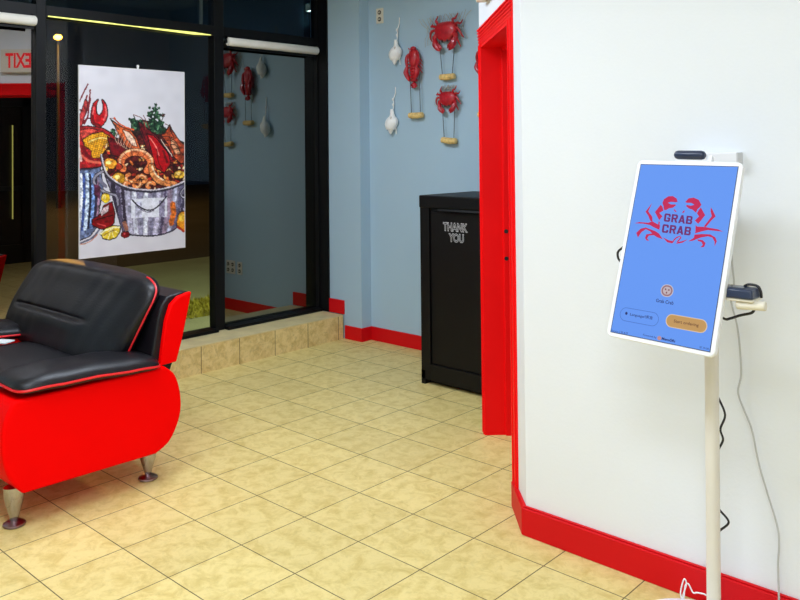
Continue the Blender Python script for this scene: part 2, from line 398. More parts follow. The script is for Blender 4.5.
#POSTER_ART
def poster_art(ns, nt_):
    Hm = hom([(0, 0), (1, 0), (1, 1), (0, 1)], [(78, 66), (184, 71), (187, 247), (81, 259)])
    s, t = np.meshgrid(np.linspace(0, 1, ns+1), np.linspace(0, 1, nt_+1))
    X, Y = hap(Hm, s, t); X = X.ravel(); Y = Y.ravel()
    n = len(X)
    def vn(f, seed):                       # smooth value noise on the sheet
        r = np.random.default_rng(seed); G = r.random((int(120*f)+4, int(200*f)+4))
        gx = (X-77)*f; gy = (Y-64)*f; ix = gx.astype(int); iy = gy.astype(int); fx = gx-ix; fy = gy-iy
        fx = fx*fx*(3-2*fx); fy = fy*fy*(3-2*fy)
        return G[ix, iy]*(1-fx)*(1-fy)+G[ix+1, iy]*fx*(1-fy)+G[ix, iy+1]*(1-fx)*fy+G[ix+1, iy+1]*fx*fy
    n1 = vn(.12, 1); n2 = vn(.4, 2); n3 = vn(1.1, 3); jx = (vn(.7, 4)-.5)*1.6; jy = (vn(.7, 5)-.5)*1.6
    C = np.zeros((n, 3)); C[:] = (216, 213, 220)
    C += ((n1-.5)*10)[:, None]
    ink = (40, 18, 24)
    def put(m, c, v=.0):
        c = np.array(c, float)
        C[m] = c*(1+((n2[m]-.5)*v*1.2+(n3[m]-.5)*v)[:, None])
    def pip(P):
        P = np.array(P, float); x = X+jx*.4; y = Y+jy*.4; ins = np.zeros(n, bool); j = len(P)-1
        for i in range(len(P)):
            xi, yi = P[i]; xj, yj = P[j]
            with np.errstate(divide='ignore', invalid='ignore'):
                ins ^= ((yi > y) != (yj > y)) & (x < (xj-xi)*(y-yi)/(yj-yi+1e-12)+xi)
            j = i
        return ins
    def dline(P):
        d = np.full(n, 1e9); x = X+jx*.3; y = Y+jy*.3
        for (ax, ay), (bx_, by) in zip(P[:-1], P[1:]):
            vx, vy = bx_-ax, by-ay; q = np.clip(((x-ax)*vx+(y-ay)*vy)/(vx*vx+vy*vy+1e-9), 0, 1)
            d = np.minimum(d, np.hypot(x-ax-q*vx, y-ay-q*vy))
        return d
    def smooth(P, k=5): return [(a.x, a.y) for a in catmull([(x, y, 0) for x, y in P], k)]
    def poly(P, c, v=.3, line=.5, lc=ink):
        put(pip(P), c, v)
        if line: put(dline(list(P)+[P[0]]) < line, lc, .2)
    def stroke(P, w, c, v=.2, sm=True):
        put(dline(smooth(P) if sm else P) < w, c, v)
    def ell(cx, cy, rx, ry, c, rot=0, v=.3, line=.5, lc=ink):
        a = math.radians(rot); x = X+jx*.5-cx; y = Y+jy*.5-cy
        u = (x*math.cos(a)+y*math.sin(a))/rx; w = (-x*math.sin(a)+y*math.cos(a))/ry; d = u*u+w*w
        if line: put(d < (1+line/min(rx, ry))**2, lc, .2)
        put(d < 1, c, v)
    A = lambda *P: [(70+x/6.312, 60+y/6.312) for x, y in P]
    B = lambda *P: [(70+x/5.217, 150+y/5.217) for x, y in P]
    # left bucket
    poly(B((40, 100), (160, 90), (178, 200), (160, 300), (150, 400), (110, 450), (40, 480)), (112, 124, 156), .5, .5)
    for x, c, w in ((62, (228, 232, 242), 1.2), (75, (70, 90, 150), 1.2), (92, (190, 205, 232), 1.6), (108, (36, 34, 54), 1.0), (122, (120, 150, 205), 1.5), (138, (56, 50, 72), 1.6), (150, (150, 120, 140), 1.)):
        stroke(B((x, 130), (x+4, 250), (x, 330), (x-6, 440-.3*x)), w, c, .6)
    stroke(B((40, 105), (120, 98), (175, 66)), 1.1, (66, 60, 76)); stroke(B((40, 96), (120, 90), (170, 60)), .6, (205, 205, 215))
    stroke(B((50, 490), (120, 460), (160, 415)), .9, (110, 110, 130)); stroke(B((60, 494), (110, 478), (150, 440)), .4, (205, 130, 90))
    # left crawfish, claw and corn
    poly(A((40, 425), (120, 420), (200, 430), (250, 455), (300, 500), (320, 640), (180, 680), (40, 690)), (172, 40, 44), .5)
    for P in (((110, 158), (85, 210), (55, 275)), ((125, 195), (120, 260), (105, 330), (60, 420)), ((105, 230), (80, 330), (50, 420)), ((60, 320), (75, 330), (55, 360)), ((130, 370), (100, 380), (70, 420)), ((128, 250), (118, 300), (112, 360), (90, 410))):
        stroke(A(*P), .75, (128, 34, 46))
    poly(A((95, 250), (112, 270), (100, 340), (75, 420), (50, 430), (60, 360)), (178, 66, 66), .5, .35)
    poly(A(*[(a.x, a.y) for a in catmull([(175, 250, 0), (145, 280, 0), (130, 345, 0), (135, 400, 0), (170, 425, 0), (195, 425, 0), (225, 390, 0), (237, 340, 0), (228, 285, 0), (198, 250, 0), (205, 285, 0), (205, 320, 0), (185, 352, 0), (168, 335, 0), (165, 290, 0), (178, 258, 0)], 3)]), (196, 26, 38), .3)
    stroke(A((140, 350), (150, 400), (185, 415)), 1.3, (120, 14, 26)); stroke(A((222, 300), (228, 340), (212, 380)), .8, (228, 110, 110)); stroke(A((150, 300), (143, 345)), .6, (225, 120, 120))
    poly(A((60, 450), (120, 435), (180, 445), (120, 480), (80, 520)), (205, 80, 70), .5, .4)
    cornP = A((82, 505), (130, 475), (200, 455), (252, 482), (258, 550), (235, 615), (140, 625), (135, 575), (92, 545))
    poly(cornP, (228, 170, 44), .25)
    m = pip(cornP); gx = np.abs(((X*.96+Y*.25)/2.3) % 1-.5); gy = np.abs(((Y*.96-X*.25)/2.0) % 1-.5)
    put(m & ((gx > .4) | (gy > .4)), (168, 96, 22), .3)
    stroke(A((120, 520), (190, 495), (245, 500)), .6, (250, 222, 130))
    stroke(A((85, 560), (110, 600), (150, 640)), 1.6, (120, 20, 32)); stroke(A((70, 600), (120, 640), (200, 650)), 1.2, (225, 110, 90)); stroke(A((60, 560), (75, 640)), 1, (222, 190, 180))
    poly(A((385, 405), (440, 375), (520, 385), (600, 430), (690, 510), (735, 600), (735, 650), (400, 640)), (58, 40, 34), .9, 0)
    # herbs
    for cx, cy, r in ((400, 390, 22), (420, 420, 26), (375, 375, 10), (535, 310, 18), (505, 340, 20), (550, 350, 24), (520, 390, 26), (570, 400, 24), (490, 410, 18), (585, 345, 12), (545, 430, 22), (270, 450, 16), (285, 470, 14), (470, 430, 26), (515, 425, 22), (560, 440, 22), (430, 400, 20), (600, 440, 16), (540, 280, 10), (500, 300, 8), (455, 400, 24), (560, 300, 8)):
        q = A((cx, cy))[0]; ell(q[0], q[1], r/7.5, r/8.5, (30, 52, 42), v=.8, line=0)
        for k in range(5):
            a = k*1.3+cx; ell(q[0]+math.cos(a)*r/11, q[1]+math.sin(a)*r/11, r/9, r/15, ((34, 74, 52), (64, 104, 74), (24, 50, 44), (88, 124, 92), (30, 64, 48))[k], rot=a*57, v=.5, line=0)
    for P in (((540, 300), (530, 420)), ((520, 330), (500, 430)), ((590, 345), (560, 440)), ((400, 350), (430, 420))): stroke(A(*P), .45, (20, 42, 34), sm=False)
    ell(*A((588, 345))[0], 1.3, 1.6, (88, 40, 44), line=0)
    # the bucket's contents
    poly(B((165, 30), (240, -60), (420, -90), (560, -60), (640, -20), (640, 150), (540, 195), (430, 218), (300, 208), (200, 155)), (84, 32, 30), .7)
    for k in range(150):
        r = np.random.default_rng(100+k); x, y = r.uniform(175, 600), r.uniform(-40, 200)
        if y > 205-((x-400)/215)**2*60: continue
        c = [(214, 120, 60), (60, 16, 20), (190, 60, 40), (228, 160, 84), (150, 30, 34), (240, 205, 160)][k % 6]
        q = B((x, y))[0]; ell(q[0], q[1], r.uniform(1, 3), r.uniform(.5, 1.3), c, rot=r.uniform(0, 180), v=.4, line=.25)
    poly(A((235, 485), (265, 500), (310, 515), (350, 560), (400, 600), (330, 620), (260, 600)), (112, 20, 32), .5)
    # upper-left shrimp
    poly(A((262, 380), (290, 400), (330, 425), (380, 440), (420, 490), (445, 560), (450, 600), (400, 575), (350, 540), (310, 480)), (206, 104, 60), .4)
    poly(A((330, 440), (370, 455), (410, 500), (425, 545), (395, 540), (360, 500)), (238, 200, 176), .3, .3)
    for k in range(6): stroke(A((300+k*18, 455+k*14), (285+k*18, 490+k*16), (300+k*19, 530+k*11)), .25, (206, 170, 150)); stroke(A((306+k*18, 455+k*14), (291+k*18, 490+k*16)), .3, (90, 40, 36))
    stroke(A((278, 365), (300, 395), (340, 420), (400, 440)), .7, (222, 100, 50)); stroke(A((256, 375), (270, 400), (310, 440)), .5, (40, 56, 50))
    # red crawfish in the middle
    poly(A((430, 385), (470, 415), (520, 455), (570, 500), (620, 575), (600, 640), (540, 650), (500, 600), (470, 520), (440, 440)), (112, 26, 36), .5)
    poly(A((485, 465), (530, 475), (575, 525), (625, 590), (640, 650), (600, 710), (545, 680), (520, 590)), (184, 18, 30), .25)
    stroke(A((505, 490), (540, 540), (565, 600)), .6, (235, 130, 120)); stroke(A((590, 570), (615, 640)), 1.2, (110, 10, 22)); stroke(A((548, 560), (560, 640), (585, 690)), .5, (110, 10, 22))
    stroke(A((430, 390), (450, 440), (475, 500)), .4, ink); stroke(A((468, 392), (480, 440)), .4, (150, 60, 60))
    for P in (((470, 420), (455, 370), (400, 345)), ((500, 430), (480, 385), (462, 350)), ((640, 440), (622, 410), (600, 400)), ((300, 390), (270, 370), (250, 372))): stroke(A(*P), .35, (120, 40, 40))
    # right shrimps
    poly(A((628, 405), (650, 445), (690, 500), (735, 540), (750, 640), (700, 650), (650, 600), (615, 520), (575, 470), (600, 455)), (168, 78, 48), .6)
    poly(A((640, 480), (680, 530), (700, 590), (670, 590), (640, 540)), (226, 160, 120), .4, .3)
    for k in range(5): stroke(A((590+k*22, 480+k*26), (620+k*22, 478+k*26), (650+k*16, 500+k*24)), .4, ink); stroke(A((575+k*16, 500+k*22), (600+k*12, 540+k*16)), .35, (224, 206, 190))
    stroke(A((630, 405), (640, 450), (655, 480)), .6, (60, 24, 28))
    # big curled shrimp
    ring = [(345+78*math.cos(a), 68+58*math.sin(a)) for a in np.linspace(math.radians(150), math.radians(400), 16)]
    stroke(B(*ring), 4.0, ink); stroke(B(*ring), 3.5, (222, 122, 74), .4)
    stroke(B(*[(345+84*math.cos(a), 62+64*math.sin(a)) for a in np.linspace(math.radians(170), math.radians(380), 14)]), 1.0, (246, 190, 146), .3)
    for a in np.linspace(math.radians(175), math.radians(385), 9):
        stroke(B((345+60*math.cos(a), 68+42*math.sin(a)), (345+96*math.cos(a), 68+74*math.sin(a))), .35, (140, 52, 36), sm=False)
    poly(B((280, 85), (245, 60), (240, 100), (262, 105)), (206, 70, 44), .3, .4)
    # small shrimps
    for cx, cy, r, a0 in ((320, 145, 26, 30), (375, 150, 24, 200), (425, 182, 20, 120), (352, 178, 18, 300), (300, 180, 14, 90)):
        P = [(cx+r*math.cos(math.radians(a0+k*22)), cy+.75*r*math.sin(math.radians(a0+k*22))) for k in range(11)]
        stroke(B(*P), 2.1, ink); stroke(B(*P), 1.7, (220, 132, 78), .5); stroke(B(*P[2:8]), .5, (250, 208, 160))
    P = B((425, 85), (440, 130), (480, 165), (550, 175)); stroke(P, 3.2, ink); stroke(P, 2.8, (218, 140, 84), .4); stroke(B((430, 85), (452, 128), (492, 156)), .8, (252, 216, 176))
    for k in range(5): stroke(B((420+k*22, 118+k*14), (445+k*22, 104+k*16)), .3, (130, 54, 40), sm=False)
    for cx, cy, rx, ry, c in ((210, 72, 34, 27, (224, 150, 50)), (256, 148, 32, 28, (218, 160, 48)), (575, 125, 28, 20, (222, 170, 60)), (190, 100, 12, 10, (236, 190, 90))):
        q = B((cx, cy))[0]; ell(q[0], q[1], rx/5.2, ry/5.2, c, v=.5); ell(q[0]-1.2, q[1]-1.2, rx/12, ry/14, (248, 216, 130), line=0)
    # bucket body
    body = B((185, 135), (215, 165), (300, 212), (430, 222), (540, 200), (640, 160), (640, 330), (560, 405), (500, 432), (430, 446), (330, 440), (280, 422), (250, 330), (225, 240))
    poly(body, (142, 136, 156), .4)
    m = pip(body)
    for x, w, c in ((225, 2.4, (58, 52, 70)), (250, 1.8, (96, 88, 110)), (275, 1.6, (60, 50, 66)), (300, 2.4, (176, 172, 192)), (335, 2.2, (206, 206, 220)), (370, 1.8, (150, 148, 170)), (400, 2.2, (216, 216, 228)), (440, 1.6, (140, 136, 160)), (470, 2.4, (190, 184, 206)), (505, 1.4, (96, 84, 110)), (530, 2.2, (160, 140, 160)), (560, 1.8, (190, 190, 214)), (590, 1.8, (110, 104, 130)), (610, 1.6, (70, 64, 84))):
        P = smooth(B((x, 150), (x+(400-x)*.06, 260), (x+(400-x)*.14, 350), (x+(400-x)*.28, 450)))
        put(m & (dline(P)+(n3-.5)*1.6 < w), c, .35)
    poly(B((322, 258), (400, 250), (512, 244), (512, 345), (400, 350), (325, 356)), (224, 224, 234), .1, 0)
    put(pip(B((345, 270), (380, 268), (380, 350), (345, 352))), (196, 194, 214), .3)
    put(pip(B((470, 262), (500, 260), (500, 344), (470, 346))), (150, 144, 168), .4)
    stroke(B((328, 258), (360, 290), (405, 312), (445, 305), (480, 275), (508, 240)), .7, (46, 40, 56)); stroke(B((362, 300), (405, 322), (442, 314)), .5, (120, 110, 130))
    put(m & (dline(B((542, 280), (545, 330), (535, 380))) < 2.2+n3), (204, 112, 50), .4); put(m & (dline(B((290, 380), (300, 410))) < 2), (176, 120, 100), .4)
    stroke(B((165, 30), (178, 90), (205, 145), (300, 200), (430, 214), (540, 192), (630, 150)), 1.5, (66, 60, 74)); stroke(B((165, 26), (182, 92), (210, 140), (302, 193), (430, 207), (540, 186), (630, 144)), .7, (206, 200, 208))
    stroke(B((300, 440), (430, 447), (520, 428), (575, 395)), .7, (60, 54, 70))
    P = B((175, 112), (140, 135), (128, 165), (150, 200), (200, 225), (245, 240), (255, 285)); stroke(P, 1.7, (44, 38, 50)); stroke(P, 1.0, (158, 154, 168)); stroke(B((150, 150), (190, 190)), 1.6, (130, 126, 146))
    P = B((606, 190), (585, 215), (590, 240), (620, 250)); stroke(P, 1.3, (44, 38, 50)); stroke(P, .6, (180, 176, 190))
    # peppers, lemons
    poly(B((130, 180), (165, 190), (160, 260), (130, 230)), (100, 50, 76), .5, 0)
    ell(*B((190, 250))[0], 4.2, 4.6, (228, 188, 44), v=.4); ell(*B((183, 245))[0], 1.8, 2.4, (248, 228, 130), line=0)
    poly(B((180, 290), (225, 270), (240, 330), (235, 380), (205, 415), (165, 412), (120, 390), (122, 362), (150, 345), (168, 330)), (136, 14, 26), .35)
    poly(B((180, 300), (210, 285), (205, 320), (170, 345), (165, 325)), (226, 200, 204), .3, .3); stroke(B((140, 365), (190, 350), (230, 340)), .6, (52, 6, 14)); stroke(B((150, 385), (190, 395)), .6, (206, 80, 80))
    poly(B((165, 438), (190, 408), (230, 393), (268, 396), (268, 425), (248, 455), (212, 470), (180, 462)), (230, 200, 60), .2)
    stroke(B((168, 436), (192, 418), (235, 404), (262, 402)), .8, (250, 242, 190))
    for a, b in ((180, 455), (205, 465), (235, 455), (256, 430)): stroke(B((222, 412), (a, b)), .4, (250, 240, 170), sm=False)
    stroke(B((185, 445), (215, 425), (250, 415)), .5, (176, 130, 30))
    ell(*B((295, 440))[0], 3.9, 3.1, (132, 14, 28)); ell(*B((290, 435))[0], 1.2, .9, (210, 90, 96), line=0)
    ell(*B((597, 368))[0], 6.2, 9.6, (226, 150, 40), v=.3); ell(*B((590, 350))[0], 3.2, 4, (244, 196, 72), line=0); stroke(B((570, 400), (600, 420)), 1.3, (180, 60, 30))
    g = C.mean(axis=1); m = g < 190
    C[m] = (C[m]-128)*1.08+118
    e = np.minimum(np.minimum(s, 1-s).ravel()*106, np.minimum(t, 1-t).ravel()*180)
    C[e < .8] = (226, 222, 222)
    return np.clip(C, 0, 255)
def sheet(name, o0, ax, dn, w, h, ns, nt_, cols, m, parent):
    """a printed sheet: grid with one printed colour per vertex"""
    o0, ax, dn = Vector(o0), Vector(ax), Vector(dn)
    co = []
    for j in range(nt_+1):
        for i in range(ns+1):
            co.append(((o0+ax*(w*i/ns)+dn*(h*j/nt_))*S)[:])
    fc = [(j*(ns+1)+i, (j+1)*(ns+1)+i, (j+1)*(ns+1)+i+1, j*(ns+1)+i+1) for j in range(nt_) for i in range(ns)]
    me = bpy.data.meshes.new(name); me.from_pydata(co, [], fc)
    a = me.color_attributes.new('print', 'FLOAT_COLOR', 'POINT')
    c = cols/255.; c = np.where(c <= .04045, c/12.92, ((c+.055)/1.055)**2.4)
    a.data.foreach_set('color', np.hstack([c, np.ones((len(c), 1))]).astype(np.float32).ravel())
    me.materials.append(m); o = bpy.data.objects.new(name, me); COL.objects.link(o); o.parent = parent
    return o
po = thing('poster', 'tall seafood boil poster of crawfish and shrimp in a metal bucket on the window', 'poster', (-5.80, 1.75, 2.6))
bm = bx((0, 0, 0), (.03, PW, PH)); link('backing_board', bm, M['paper'], po, smooth=False)
sheet('printed_sheet', (.033, 0, PH), (0, 1, 0), (0, 0, -1), PW, PH, 250, 400, poster_art(250, 400), vcol_mat('poster_print', .4), po)
bm = bmesh.new(); tube(bm, [(.0, 1.33, PH-.02), (.0, 1.33, PH+.05)], .02, 8); ellipsoid(bm, (0.0, 1.33, PH+.06), (.03, .03, .03)); link('hook', bm, M['kwhite'], po)

# ---------------------------------------------------------- sofa
sf = thing('loveseat', 'red and black leather loveseat with chrome feet facing away from the blue wall', 'sofa', (0, 0, 0))
UR, UL = -.34, -4.62
def arm(u0, u1, label=None):
    # barrel-shaped side panel, profile in (v, z)
    P = catmull([(-1.62, .47, 0), (-1.80, .72, 0), (-1.88, 1.05, 0), (-1.86, 1.4, 0), (-1.74, 1.66, 0)], 5)
    Q = catmull([(.40, 1.66, 0), (.57, 1.5, 0), (.66, 1.18, 0), (.64, .88, 0), (.48, .58, 0), (.25, .45, 0)], 5)
    prof = [(a.x, a.y) for a in P]+[(a.x, a.y) for a in Q]
    bm = bmesh.new(); prism(bm, prof, u0, u1, axis=0)
    return link('arm_panel', bm, M['redleather'], sf, bevel=.07, seg=4)
arm(UR-.78, UR); arm(UL, UL+.78)
# seat box
bm = bmesh.new(); prism(bm, [(-1.72, .5), (-1.84, .9), (-1.82, 1.2), (.5, 1.2), (.5, .5)], UL+.7, UR-.7, axis=0); link('seat_base', bm, M['redleather'], sf, bevel=.04)
# arm pads
def pad(uc, w):
    b = 1.02; vc = -.68
    def fn(p):
        t = (p.y+b)/(2*b)
        lift = .05*math.sin(t*PI)-.13*(t-.5)
        droop = -.05*(abs(p.x)/(w/2))**3
        return Vector((uc+p.x, vc+p.y, 1.75+p.z*(1 if p.z > 0 else .75)+lift*0.6+(droop if p.z > 0 else 0)+(.045*math.sin(9*p.y+3*p.x)*.15)))
    bm = bmesh.new(); superell(bm, w/2, b, .15, .55, .3, fn, 96, 24); link('arm_pad', bm, M['leather'], sf)
    bm = bmesh.new(); pts = []
    for i in range(97):
        th = 2*PI*i/96; x = (w/2+.004)*sgnp(math.cos(th), .3); y = (b+.004)*sgnp(math.sin(th), .3)
        q = fn(Vector((x, y, -.02))); q.z -= .005; pts.append(q)
    tube(bm, pts, .018, 6); link('pad_piping', bm, M['piping'], sf)
pad(UR-.40, .98); pad(UL+.40, .98)
# seat cushion
def fs(p):
    return Vector((-2.48+p.x, -.62+p.y, 1.42+p.z+.05*math.cos(p.x*1.2)*(1 if p.z > 0 else 0)))
bm = bmesh.new(); superell(bm, 1.42, 1.2, .24, .5, .2, fs, 96, 24); link('seat_cushion', bm, M['leather'], sf)
# backrest frame: leaning slab, black over the front and top, red end panels
PB = [(.22, 1.6), (.31, 1.95), (.37, 2.3), (.44, 2.52), (.54, 2.63), (.80, 2.67), (.90, 2.66), (.84, 2.4), (.74, 2.0), (.62, 1.64), (.56, 1.5)]
bm = bmesh.new(); prism(bm, PB, UL+.14, UR-.16, axis=0); link('backrest_frame', bm, M['leather'], sf, bevel=.03, seg=3)
for u0, u1 in ((UR-.16, UR-.10), (UL+.08, UL+.14)):
    PE = [(.37, 1.66), (.42, 2.0), (.47, 2.3), (.55, 2.52), (.68, 2.62), (.90, 2.665), (.84, 2.4), (.74, 2.0), (.64, 1.67)]
    bm = bmesh.new(); prism(bm, PE, u0-.015, u1+.015, axis=0); link('back_end_panel', bm, M['redleather'], sf, bevel=.02)
bm = bmesh.new(); prism(bm, [(.57, .55), (.72, 1.1), (.68, 1.55), (.9, 2.6), (.86, 2.62), (.5, 1.6), (.5, .55)], UL+.75, UR-.75, axis=0); link('back_panel', bm, M['redleather'], sf)
# big back cushion with a seam crease
def fb(p):
    t = (p.z+.66)/1.32
    right = -.90+.36*t; left = -4.88+.16*t
    uu = (right+left)/2+p.x/1.9*(right-left)/2
    zc = 1.60+1.32*t+(-.05*(p.x/1.9)**2)
    vc = -.04+.36*t+.10*t*t
    y = p.y
    if p.y < 0:
        d = (t-.46)/.028
        g = math.exp(-d*d)*(1/(1+math.exp((abs(p.x+.3)-1.15)/.04)))
        y += .055*g-.04*math.exp(-((t-.37)/.10)**2)*(1/(1+math.exp((abs(p.x+.3)-1.15)/.15)))
        y += .05*math.exp(-((t-.80)/.2)**2)
    wr = .005*math.sin(7*p.x+3*t)+.004*math.sin(17*p.x-5*t)
    return Vector((uu, vc+y+wr+t*t*.08, zc))
bm = bmesh.new(); cushion(bm, 1.9, .28, .66, .36, .62, fb, 160, 120); link('back_cushion', bm, M['leather'], sf)
pts = []
for k in range(34):
    ph = math.radians(-80+k*142/33)
    pts.append(fb(Vector((1.9*sgnp(math.cos(ph), .36)*1.002, .03, .66*sgnp(math.sin(ph), .36)))))
bm = bmesh.new(); tube(bm, pts, .016, 6); link('cushion_piping', bm, M['piping'], sf)
# feet
for (u, v) in ((-.62, -1.62), (-.66, .3), (-4.3, -1.62), (-4.3, .3)):
    bm = bmesh.new()
    lathe(bm, [(.05, .07), (.06, .12), (.085, .2), (.115, .3), (.13, .40), (.135, .5)], (u, v, 0), 20)
    bmesh.ops.scale(bm, vec=(.8, 1, 1), space=Matrix.Translation((-u, -v, 0)), verts=bm.verts)
    f = link('foot', bm, M['chrome'], sf)
    bm = bmesh.new(); lathe(bm, [(.125, 0), (.14, .015), (.135, .035), (.09, .06), (.05, .075)], (u, v, 0), 24); link('foot_disc', bm, M['bronze'], f)
# paper on the seat
bm = bmesh.new(); box(bm, (-.13, -.11, 0), (.13, .11, .02), Matrix.Translation((-3.56, -.60, 1.70)) @ Matrix.Rotation(.5, 4, 'Z'))
tag(link('paper', bm, M['paper'], smooth=False), 'white folded paper lying on the loveseat at the left edge', 'paper')

# ---------------------------------------------------------- black cabinet (waste receptacle)
cb = thing('waste_cabinet', 'tall black waste bin cabinet lettered in white beside the red doorway', 'cabinet', (0, 0, 0))
c0, c1, y0, y1, zt = -.83, 1.45, 6.55, 8.33, 3.815
bm = bmesh.new(); box(bm, (c0, y0+.14, .02), (c1, y1, .28)); box(bm, (c0, y0, .0), (c0+.1, y0+.2, .28)); box(bm, (c1-.1, y0, 0), (c1, y0+.2, .28)); link('plinth', bm, M['blackwood'], cb, smooth=False)
bm = bx((c0, y0+.06, .28), (c1, y1, zt-.27)); link('body', bm, M['blackwood'], cb, smooth=False, bevel=.012)
bm = bmesh.new()
box(bm, (c0, y0, .10), (c0+.24, y0+.06, zt-.24)); box(bm, (c1-.24, y0, .10), (c1, y0+.06, zt-.24)); box(bm, (c0+.24, y0, .10), (c1-.24, y0+.06, .42))
link('front_frame', bm, M['blackwood'], cb, smooth=False, bevel=.008)
bm = bmesh.new(); prism(bm, [(y0-.02, zt-.25), (y0-.02, zt), (y1, zt), (y1, zt-.25)], c0-.01, c1+.01, axis=0); link('top', bm, M['blackwood'], cb, smooth=False, bevel=.02)
bm = bmesh.new(); prism(bm, [(y0-.02, zt-.255), (y0-.05, zt-.30), (y0+.06, zt-.30), (y0+.06, zt-.255)], c0+.5, c1-.24, axis=0); link('push_flap_lip', bm, M['blackwood'], cb, smooth=False, bevel=.008)
bm = bx((c0+.26, y0+.035, .44), (c1-.26, y0+.05, zt-.33)); link('door', bm, M['blackwood'], cb, smooth=False)

# ------------------------------------------------------------------ lettering
def text_mesh(s, M4, width=None, height=None, bold=0., outline=0., spacing=1., shear=0., xs=1., lead=1.):
    """text centred at the origin of M4 (tile units), in its xy plane"""
    c = bpy.data.curves.new('lettering', 'FONT'); c.body = s; c.size = 1; c.align_x = 'CENTER'; c.align_y = 'CENTER'
    c.offset = bold; c.space_character = spacing; c.shear = shear; c.resolution_u = 4; c.space_line = lead
    if outline: c.fill_mode = 'NONE'; c.bevel_depth = outline; c.bevel_resolution = 0
    o = bpy.data.objects.new('lettering', c); COL.objects.link(o)
    bpy.context.view_layer.update()
    me = bpy.data.meshes.new_from_object(o.evaluated_get(bpy.context.evaluated_depsgraph_get()))
    bpy.data.objects.remove(o); bpy.data.curves.remove(c)
    bm = bmesh.new(); bm.from_mesh(me); bpy.data.meshes.remove(me)
    xs_ = [v.co.x for v in bm.verts]; ys_ = [v.co.y for v in bm.verts]
    cx, cy = (max(xs_)+min(xs_))/2, (max(ys_)+min(ys_))/2; w, h = max(xs_)-min(xs_), max(ys_)-min(ys_)
    sx = (width/w) if width else height/h; sy = (height/h) if height else sx
    for v in bm.verts: v.co = M4 @ Vector(((v.co.x-cx)*sx, (v.co.y-cy)*sy, v.co.z*.3*min(sx, sy) if outline else 0))
    return bm
def frame_mat(o, x, y, n):
    return Matrix(((x[0], y[0], n[0], o[0]), (x[1], y[1], n[1], o[1]), (x[2], y[2], n[2], o[2]), (0, 0, 0, 1)))
for s, u, z, w in (('THANK', .07, 3.21, .62), ('YOU', .09, 3.00, .38)):
    bm = text_mesh(s, frame_mat((u, y0-.004+.03, z), (1, 0, 0), (0, 0, 1), (0, -1, 0)), width=w, height=.175, bold=.02, outline=.022)
    link('lettering', bm, M['letter'], cb, smooth=False)

# ---------------------------------------------------------- exit sign over the doorway
ex = thing('exit_sign', 'white exit sign with red letters over the red doorway casing', 'sign', tuple(PC+D*2.37))
bm = bmesh.new(); box(bm, (-.52, 0, 7.10), (.52, .17, 7.80), Matrix.Translation(-(PC+D*2.37)) @ MD @ Matrix.Translation((2.37, 0, 0))); link('housing', bm, M['cream'], ex, smooth=False, bevel=.03)
pm = PC+D*2.2; fm = frame_mat((N.x*.178, N.y*.178, 7.46), (-D.x, -D.y, 0), (0, 0, 1), tuple(N))
link('lettering', text_mesh('EXIT', fm, width=.74, height=.44, bold=.03), M['exitred'], ex, smooth=False)

# ---------------------------------------------------------- kiosk
ki = thing('ordering_kiosk', 'white self-ordering kiosk with tilted blue touchscreen on a pole', 'kiosk', (6.85, 1.8, 0))
KO = Vector((6.85, 1.8, 0))
def kl(name, bm, m, parent=None, **k):
    bmesh.ops.translate(bm, vec=-KO, verts=bm.verts); return link(name, bm, m, parent or ki, **k)
bm = bmesh.new(); lathe(bm, [(.62, 0), (.63, .01), (.63, .045), (.6, .06), (.0, .062)], (6.85, 1.8, 0), 64); kl('base', bm, M['kwhite'])
PX, PY = 6.985, 1.93
bm = bmesh.new(); tube(bm, [(PX, PY, .05), (PX+.03, PY, 3.95)], .066, 24); kl('pole', bm, M['kpole'])
bm = bmesh.new(); lathe(bm, [(.1, .06), (.1, .09), (.07, .12)], (PX, PY, 0), 24); kl('collar', bm, M['kwhite'])
q = (6.8454, 3.7852, 1.0135, 1.6998, -.1005, .3264, -.0124)
ax = Vector((math.cos(q[4])*math.cos(q[6]), math.sin(q[4])*math.cos(q[6]), math.sin(q[6])))
dn = Vector((0, -math.sin(q[5]), -math.cos(q[5]))); dn = (dn-ax*dn.dot(ax)).normalized()
nr = dn.cross(ax).normalized()
if nr.y > 0: nr = -nr
CK = Vector((q[0], 1.45, q[1])); up = -dn
KM = frame_mat(CK, ax, up, nr)          # local x right, y up, z out of the screen
def rrect(w, h, r, n=6):
    P = []
    for cx, cy, a0 in ((w/2-r, h/2-r, 0), (-w/2+r, h/2-r, 90), (-w/2+r, -h/2+r, 180), (w/2-r, -h/2+r, 270)):
        for k in range(n+1): a = math.radians(a0+90*k/n); P.append((cx+r*math.cos(a), cy+r*math.sin(a)))
    return P
bm = bmesh.new(); prism(bm, rrect(q[2]+.093, q[3]+.093, .06), -.06, -.004); bmesh.ops.transform(bm, matrix=KM, verts=bm.verts)
kl('tablet_body', bm, M['kwhite'], bevel=.008)
bm = bmesh.new(); prism(bm, rrect(q[2]*.9, q[3]*.92, .06), -.11, -.06); bmesh.ops.transform(bm, matrix=KM, verts=bm.verts); kl('tablet_back', bm, M['kgrey'], bevel=.01)
scr_m = mat('blue_screen', (14, 22, 40), .6, spec=.1, emit=(104, 155, 246), estr=.85)
bm = bmesh.new(); prism(bm, rrect(q[2], q[3], .004, 1), -.004, -.001); bmesh.ops.transform(bm, matrix=KM, verts=bm.verts); scr = kl('screen', bm, scr_m, smooth=False)
bm = bmesh.new()
